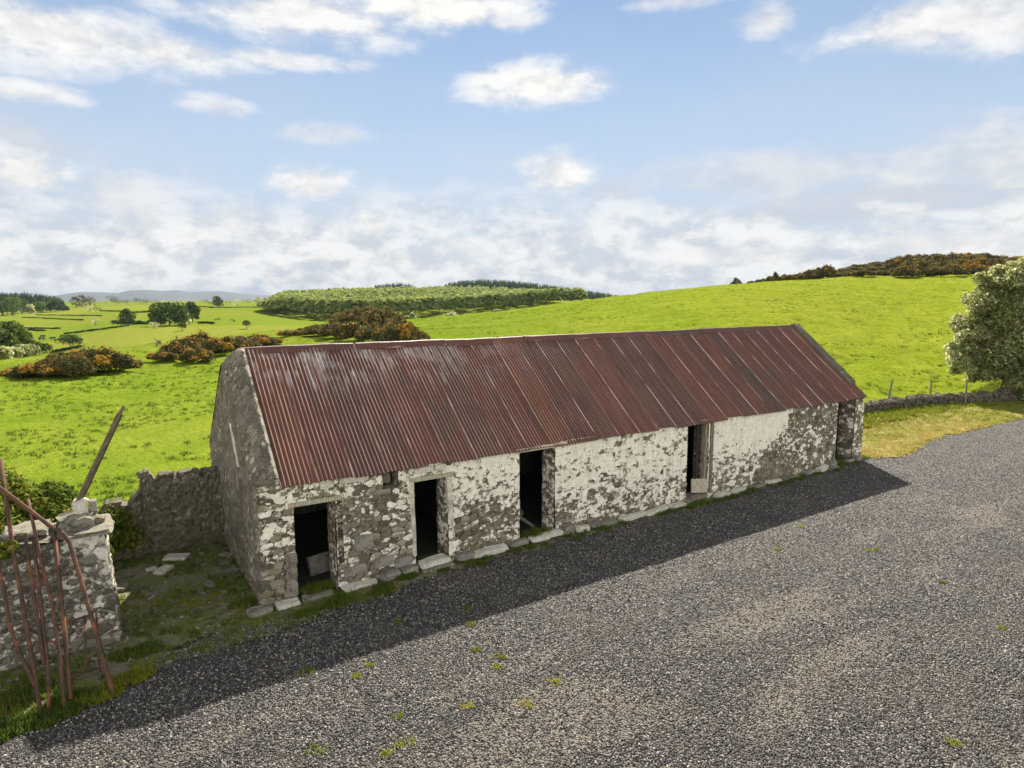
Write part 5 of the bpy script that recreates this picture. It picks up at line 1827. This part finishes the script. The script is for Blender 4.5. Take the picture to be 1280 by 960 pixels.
def woods():
    rng = np.random.default_rng(31)
    # broadleaf plantation
    def front(u):
        return np.interp(u, [325, 345, 380, 420, 450, 500, 600, 740], [470, 440, 400, 385, 380, 385, 405, 440])

    def back(u):
        return np.interp(u, [325, 345, 400, 480, 560, 640, 740], [480, 580, 720, 760, 760, 740, 700])
    P, H, Wd = [], [], []
    while len(P) < 2300:
        u = 328 + rng.random() * 400
        f, b = front(u), back(u)
        r = f + (b - f) * rng.random() ** .8
        p = at_r(u, r)
        P.append(p)
        edge = (r - f) < 12
        H.append((11.5 + 2.5 * rng.random()) * np.clip(.55 + (u - 328) / 60, .55, 1))
        Wd.append(2.6 + 1.3 * rng.random())
    # dense front row
    for u in np.arange(330, 730, .9):
        p = at_r(u, front(u) - 2 + rng.normal() * 2)
        P.append(p)
        H.append((10.5 + 3 * rng.random()) * np.clip(.55 + (u - 328) / 60, .55, 1))
        Wd.append(2.4 + 1.0 * rng.random())
    crowns_mass('plantation_wood', np.array(P), np.array(H), np.array(Wd), M_WOOD, 32, 'pale green broadleaf plantation covering the low hill beyond the roof')
    # conifers behind it
    def conif(name, u0, u1, r0, r1, n, topv, lab, seed, h0=13):
        rng = np.random.default_rng(seed)
        P, H = [], []
        for _ in range(n):
            u = u0 + (u1 - u0) * rng.random()
            r = r0 + (r1 - r0) * rng.random()
            p = at_r(u, r)
            zt = zat(u, np.interp(u, [q[0] for q in topv], [q[1] for q in topv]), r)
            h = h0 + rng.normal() * 1.6
            p[2] = min(p[2], max(zt - h, p[2] - 12)) if zt - h < p[2] else p[2]
            h = max(5, min(h + 6, zt - p[2] + rng.normal() * 1.0))
            P.append(p)
            H.append(h)
        H = np.array(H)
        crowns_mass(name, np.array(P), H, H * .2 + .4, M_CONI, seed + 1, lab, 44, True)
    conif('conifer_wood', 556, 775, 880, 960, 900, [(556, 355), (575, 351), (600, 349.5), (640, 351), (680, 355.5), (720, 361), (760, 367), (775, 370)], 'dark conifer wood on the hill behind the plantation', 41)
    conif('conifer_wood', 468, 520, 860, 920, 170, [(468, 357), (480, 355), (500, 353.5), (512, 355), (520, 358)], 'small dark conifer patch on the plantation skyline', 42)
    conif('conifer_wood', -60, 80, 900, 1000, 560, [(-60, 365), (0, 366), (40, 367), (62, 369.5), (74, 372), (80, 376)], 'dark conifer wood on the far left horizon', 43)
    # broadleaf edge of the left wood: single trees
    for k, (u, vb, vt, w, mm, lab) in enumerate(((-14, 395, 375, 12, M_LIGHT, 'bright green tree cut by the left edge at the wood corner'), (3, 395, 377, 11, M_OAK, 'dark green rounded tree at the left wood edge'), (15, 394, 376, 11, M_LIGHT, 'bright green rounded tree in front of the left wood'), (27, 392, 378, 8, M_LIGHT, 'light green tree right of the bright rounded one'),
                                                 (37, 392, 383, 6, M_HAW, 'pale small tree in front of the left wood'), (48, 391, 380, 8, M_LIGHT, 'green tree before the middle of the left wood'), (58, 390, 380, 7, M_LIGHT, 'lower green tree before the left wood'), (69, 390, 377, 7, M_OAK, 'dark rounded tree near the right end of the left wood'), (76, 389, 379, 4, M_OAK, 'narrow dark tree ending the left wood'), (82, 388, 384, 3, M_OAK, 'small bush beyond the right end of the left wood'))):
        p, r = hit(u, vb, 100)
        make_tree('broadleaf_tree', p, (vb - vt) * r / F_PX, w * r / F_PX, lab, 'tree', 'trees along the left wood', mm, 420, .9, .02, 140 + k, 10)


woods()


# ------------------------------------------------------------------ cattle in the valley
def cattle():
    m, N = mat('dark cattle hide')
    finish(N, N.mix(N.mapr(N.noise(N.n('ShaderNodeTexCoord').outputs[3], 2.0, 2), .45, .55), (.03, .02, .016), (.06, .035, .022)), .8)
    mb = MB()
    mb.tube([(-.85, 0, 1.05), (-.7, 0, 1.1), (-.2, 0, 1.02), (.4, 0, 1.06), (.75, 0, 1.15), (1.0, 0, 1.05), (1.25, 0, .75), (1.45, 0, .5)], .34, 10, .13)
    for x in (-.62, .6):
        for y in (-.2, .2):
            mb.tube([(x, y, .95), (x + .03, y, .5), (x - .02, y, 0)], .12, 6, .06)
    mb.tube([(-.87, 0, 1.2), (-1.0, 0, .9), (-1.0, 0, .5)], .035, 5)
    me = mb.mesh('cow', True)
    me.materials.append(m)
    for k, (u, v, a, lab) in enumerate(((52, 426, .1, 'dark cow grazing in the pale field above the flowering hedge, left one'), (54, 423, 2.9, 'dark cow farther up behind the left grazing cow'), (66.5, 425.5, 3.0, 'dark cow grazing alone right of two others'),
                                        (270, 401, .3, 'dark beast at the left of the far herd by the oval tree'), (274, 400, 3, 'dark beast second in the far herd'), (290, 401.5, .5, 'dark beast at the right of the far herd'), (293, 403, 2.6, 'dark beast lowest of the far herd'))):
        p, r = hit(u, v, 60)
        o = bpy.data.objects.new('cow', me)
        COL.objects.link(o)
        o.location, o.rotation_euler = p, (0, 0, a)
        o.scale = (1, 1, 1) if k < 3 else (.6, .6, .6)
        tag(o, lab, 'cow', 'cattle in the valley')


cattle()


# ------------------------------------------------------------------ bushes at the left edge
def left_bushes():
    M = leaf_mat('bramble and thorn leaves', [(0, (.05, .08, .014)), (.5, (.10, .14, .018)), (.8, (.19, .20, .025)), (1, (.30, .25, .06))], .45)
    for k, (u, r, h, w, lab) in enumerate(((0, 15.4, 4.2, .8, 'tall yellowish green thorn bush behind the pillar at the left frame edge'), (30, 15.2, 3.3, .65, 'green bramble bush behind the middle of the pillar'), (66, 15.3, 2.55, .6, 'low bramble just behind the pillar top, left of the leaning post'), (-55, 15.3, 4.4, 1.1, 'thorn bush cut by the left frame edge behind the pillar'), (100, 17.5, 1.6, .9, 'low bramble beyond the leaning post'))):
        make_bush('thorn_bush', Vector(at_r(u, r)), h, w, M, lab, 160 + k, 9000, .05, 'thorn bushes behind the pillar', 'bush', 14)
    # leafy spray growing over the front of the pillar
    rng = np.random.default_rng(171)
    p = W(-3.98, .12, 2.0)
    t = thing('ivy_spray', p, 'pale green leafy spray hanging over the pillar front at left edge', 'plant')
    P, u, k = blob_points([(0, 0, 0, .16, .16, .12), (-.2, 0, .05, .25, .2, .2), (.1, .1, .1, .12, .12, .1), (-.45, .1, -.15, .3, .2, .25)], 1500, rng, .3)
    V, Fq = leaf_cards(P, u + np.array([0, 0, .5]), .04 * (.6 + .8 * rng.random(1500)), rng, .8, .7)
    link('foliage', np_mesh('foliage', V, Fq, {'tint': np.repeat(np.clip(rng.random(1500) * .6 + .4, 0, 1), 4)}), M, t)
    MB().tube([(-.5, .2, -.2), (-.2, .1, 0), (.1, .05, .06)], .012, 5, .005).build('stem', M_BARK, t)


left_bushes()


# ------------------------------------------------------------------ grass as blades
def tufts(name, P, hgt, rad, blades, m, seed, label, tint=None):
    rng = np.random.default_rng(seed)
    n = len(P)
    k = np.repeat(np.arange(n), blades)
    N_ = n * blades
    a = rng.random(N_) * 6.283
    rr = rad[k] * np.sqrt(rng.random(N_))
    base = P[k] + np.stack([np.cos(a) * rr, np.sin(a) * rr, 0 * a], -1)
    h = hgt[k] * (.55 + .6 * rng.random(N_))
    b = rng.random(N_) * 6.283
    ln = h * (.3 + .5 * rng.random(N_))
    tip = base + np.stack([np.cos(b) * ln, np.sin(b) * ln, h], -1)
    c = rng.random(N_) * 6.283
    w = hgt[k] * .16
    sd = np.stack([np.cos(c) * w, np.sin(c) * w, 0 * w], -1)
    base[:, 2] -= .02
    V = np.stack([base - sd, base + sd, tip], 1).reshape(-1, 3)
    Fq = np.arange(N_ * 3).reshape(-1, 3)
    t = (rng.random(n) if tint is None else tint)
    t = np.clip(t[k] * .7 + rng.random(N_) * .3, 0, 1)
    o = link(name, np_mesh(name, V, Fq, {'tint': np.repeat(t, 3)}), m)
    if label:
        tag(o, label, 'grass', kind='stuff')
    return o


def grass_all():
    MG = leaf_mat('pasture blades', [(0, (.065, .11, .012)), (.3, (.105, .155, .014)), (.7, (.145, .18, .022)), (1, (.20, .22, .045))], .5, .9, None, 0)
    MD = leaf_mat('rush and coarse blades', [(0, (.04, .07, .012)), (.5, (.07, .11, .014)), (1, (.11, .15, .022))], .4, .9, None, 0)
    rng = np.random.default_rng(51)

    def ok_field(x, y):
        s, t = to_st(x, y)
        bad = (s > -.1) & (s < LEN + .1) & (t > -1) & (t < WID + .1)
        bad |= (t < 4.9) & (s < 22)
        bad |= inpoly(x, y, wp(VERGE)) | inpoly(x, y, wp(GRAVEL))
        return ~bad
    n = 170000
    az = (rng.random(n) - .5) * 2 * .74
    r = 15 * (165 / 15) ** (rng.random(n) ** .72)
    x, y = r * np.sin(az), r * np.cos(az)
    ok = ok_field(x, y)
    x, y, r = x[ok], y[ok], r[ok]
    P = np.stack([x, y, gz(x, y)], -1)
    sc = np.clip(r / 45, .6, 2.4)
    tint = fbm(x / 3.0, y / 2.0, 71, 3) * 1.0 + (fbm(x / 17.0, y / 9.0, 72, 4) - .5) * 1.6 + .05
    tufts('pasture_grass', P, .065 * sc ** .6, .12 * sc, 6, MG, 52, 'short bright green pasture grass on the slope behind the barn', np.clip(tint, 0, 1))
    # darker rushy tussocks
    n = 20000
    az = (rng.random(n) - .5) * 2 * .74
    r = 17 * (165 / 17) ** (rng.random(n) ** .7)
    x, y = r * np.sin(az), r * np.cos(az)
    cl = fbm(x / 5.0, y / 2.6, 91, 4)
    thr = np.where((x < 2) & (r < 60), .515, .60) - .03 * rng.random(len(x))
    ok = ok_field(x, y) & (cl > thr)
    x, y, r = x[ok], y[ok], r[ok]
    P = np.stack([x, y, gz(x, y)], -1)
    tufts('rush_tussocks', P, .17 * np.clip(r / 60, .75, 1.0), .17 * np.clip(r / 60, .8, 1.5), 10, MD, 53, 'darker coarse grass tussocks scattered over the pasture')
    # dry verge
    MV = leaf_mat('dry verge blades', [(0, (.10, .135, .014)), (.4, (.17, .18, .022)), (.7, (.27, .22, .05)), (1, (.38, .29, .09))], .4, .9, None, 0)
    Q = np.array(wp(VERGE))
    n = 26000
    x = Q[:, 0].min() + rng.random(n) * np.ptp(Q[:, 0])
    y = Q[:, 1].min() + rng.random(n) * np.ptp(Q[:, 1])
    ok = inpoly(x, y, wp(VERGE))
    x, y = x[ok], y[ok]
    s, t = to_st(x, y)
    tint = np.clip(1.1 - (t + hash_edge(x, y) * 4) / 4.5, 0, 1) * np.clip(1.5 - (s - 22) / 14, .25, 1)
    P = np.stack([x, y, gz(x, y) + .01], -1)
    tufts('verge_grass', P, np.full(len(x), .13) + .12 * (t > 3), np.full(len(x), .12), 8, MV, 54, 'straw coloured dry grass verge between gravel and drystone wall', tint)
    # passage moss and weeds
    MM = leaf_mat('passage weeds', [(0, (.05, .08, .016)), (.5, (.10, .135, .024)), (.85, (.19, .20, .022)), (1, (.30, .27, .025))], .4, .9, None, 0)
    Q = np.array(wp(MOSS))
    n = 20000
    x = Q[:, 0].min() + rng.random(n) * np.ptp(Q[:, 0])
    y = Q[:, 1].min() + rng.random(n) * np.ptp(Q[:, 1])
    cl = fbm(x * 1.3, y * 1.3, 95, 3)
    ok = inpoly(x, y, wp(MOSS)) & (cl > .43)
    x, y, cl = x[ok], y[ok], cl[ok]
    s, t = to_st(x, y)
    P = np.stack([x, y, 0 * x + .02], -1)
    tufts('passage_moss', P, .035 + .05 * rng.random(len(x)) ** 2, np.full(len(x), .06), 9, MM, 55, 'low dark moss and weeds on the ground of the passage', np.clip((cl - .45) * 2.2 + .35 * rng.random(len(x)) + .5 * (t < -1.2), 0, 1))
    # grass growing in the doorways and by the gate foot
    spots = [(1.1, .05, .32, 420), (3.72, .08, .32, 240), (6.7, .1, .42, 360), (1.3, -.62, .35, 260), (.7, -.7, .3, 140), (2.25, -.62, .28, 240), (-2.35, -1.35, .35, 380), (-2.75, -1.65, .3, 260), (-2.2, -.5, .4, 260), (4.55, -.4, .18, 80), (12.4, -.38, .4, 90), (-.3, .4, .3, 120), (2.95, -.25, .16, 70), (20.3, -.1, .4, 160), (22.0, .0, .3, 160), (-3.9, -1.0, .6, 300), (-5, -1.0, .8, 300), (-3.5, -1.75, .55, 520), (-4.2, -1.8, .6, 520), (-3.1, -1.5, .4, 260), (-4.9, -1.7, .6, 400)]
    for s_ in np.arange(1.0, 21.5, .35):
        if rng.random() < .7:
            spots.append((s_ + rng.normal() * .1, -.36 + rng.normal() * .07, .1 + .16 * rng.random(), int(14 + 40 * rng.random())))
    PP, TT = [], []
    for k, (s, t, rad, n) in enumerate(spots):
        for _ in range(n):
            a, q = rng.random() * 6.283, rad * math.sqrt(rng.random())
            PP.append(W(s + math.cos(a) * q, t + math.sin(a) * q * .55, .14 if k in (0, 1, 2) and t > 0 else .02))
            TT.append(.9 if k in (6, 7) else (.3 + .2 * rng.random() if k < 17 else .05 + .2 * rng.random()))  # dark tint over the sunlit wedge by the pillar, in place of shade
    tufts('threshold_grass', np.array(PP), .05 + .075 * rng.random(len(PP)) ** 1.5, np.full(len(PP), .03), 4, MM, 56, 'green grass growing on the barn thresholds and along the wall foot', np.array(TT))
    # weeds in the gravel: single tufts
    MW = leaf_mat('yard weeds', [(0, (.10, .14, .012)), (.5, (.18, .20, .02)), (1, (.32, .27, .05))], .45, .9, None, 0)
    wd = [(597, 814, .13, 0, 'bright green weed tuft at the shadow edge in the gravel, left of a larger one'), (624, 822, .17, 0, 'largest bright green weed tuft just outside the shadow edge'), (394, 940, .2, .1, 'bright green weed tuft near the bottom edge of the gravel'), (498, 897, .12, .2, 'small green weed tuft low in the middle gravel'),
          (583, 884, .16, .9, 'straw yellow weed tuft in the middle of the gravel'), (657, 882, .18, .9, 'straw yellow weed tuft right of another in the gravel'), (692, 854, .17, .7, 'yellowish weed tuft farther up in the sunny gravel'), (507, 932, .2, .6, 'pale weed tuft near the bottom of the gravel'), (484, 944, .12, .5, 'pale weed tuft at the frame bottom'),
          (498, 779, .13, .0, 'dim green weed in the shadow, left of the door three step'), (588, 782, .12, .0, 'dim green weed in the shadow near its edge'), (585, 762, .12, .0, 'dim green weed deeper in the shadow'), (445, 847, .1, .3, 'small weed at the shadow edge left of the bright tufts'), (382, 842, .2, .0, 'wide dim weed patch in the shadow'), (462, 834, .1, .3, 'little weed inside the shadow edge'),
          (1085, 690, .16, .4, 'yellow green weed tuft in the right gravel'), (1096, 688, .1, .3, 'small weed beside the yellow green tuft at right'), (1178, 729, .08, .1, 'tiny bright weed in the right gravel'), (1252, 787, .09, .1, 'tiny bright weed near the right edge of the gravel'), (971, 688, .12, .5, 'pale weed in the sunny gravel beside the shadow'), (1192, 930, .14, .6, 'pale weed near the bottom right corner'), (1002, 660, .14, .6, 'pale weed at the shadow edge toward the far door'), (622, 836, .1, .5, 'small pale weed below the largest tuft')]
    for k, (u, v, rad, tn, lab) in enumerate(wd):
        p, r = hit(u, v, 5)
        n = 26
        a, q = rng.random(n) * 6.283, rad * .7 * np.sqrt(rng.random(n))
        P = np.stack([np.cos(a) * q, np.sin(a) * q * .8, np.full(n, .02)], -1)
        o = tufts('weed_tuft', P, np.full(n, .05), np.full(n, .03), 4, MW, 600 + k, None, np.clip(np.full(n, tn) + .15 * rng.random(n), 0, 1))
        o.location = (p[0], p[1], .0)
        tag(o, lab, 'weed', 'weed tufts in the gravel')


grass_all()


# ------------------------------------------------------------------ haze: one even volume of pale air
def haze():
    me = MB().box(-6400, 6400, -300, 6500, -20, 125).mesh('haze')
    m = bpy.data.materials.new('haze air')
    m.use_nodes = True
    nt = m.node_tree
    nt.nodes.clear()
    v = nt.nodes.new('ShaderNodeVolumePrincipled')
    v.inputs['Color'].default_value = (.19, .25, .34, 1)
    v.inputs['Density'].default_value = HAZE
    v.inputs['Anisotropy'].default_value = .2
    o = nt.nodes.new('ShaderNodeOutputMaterial')
    nt.links.new(v.outputs[0], o.inputs['Volume'])
    ob = link('haze', me, m)
    ob['kind'] = 'stuff'
    tag(ob, 'thin pale haze over the whole countryside', 'haze')


HAZE = .00007
haze()
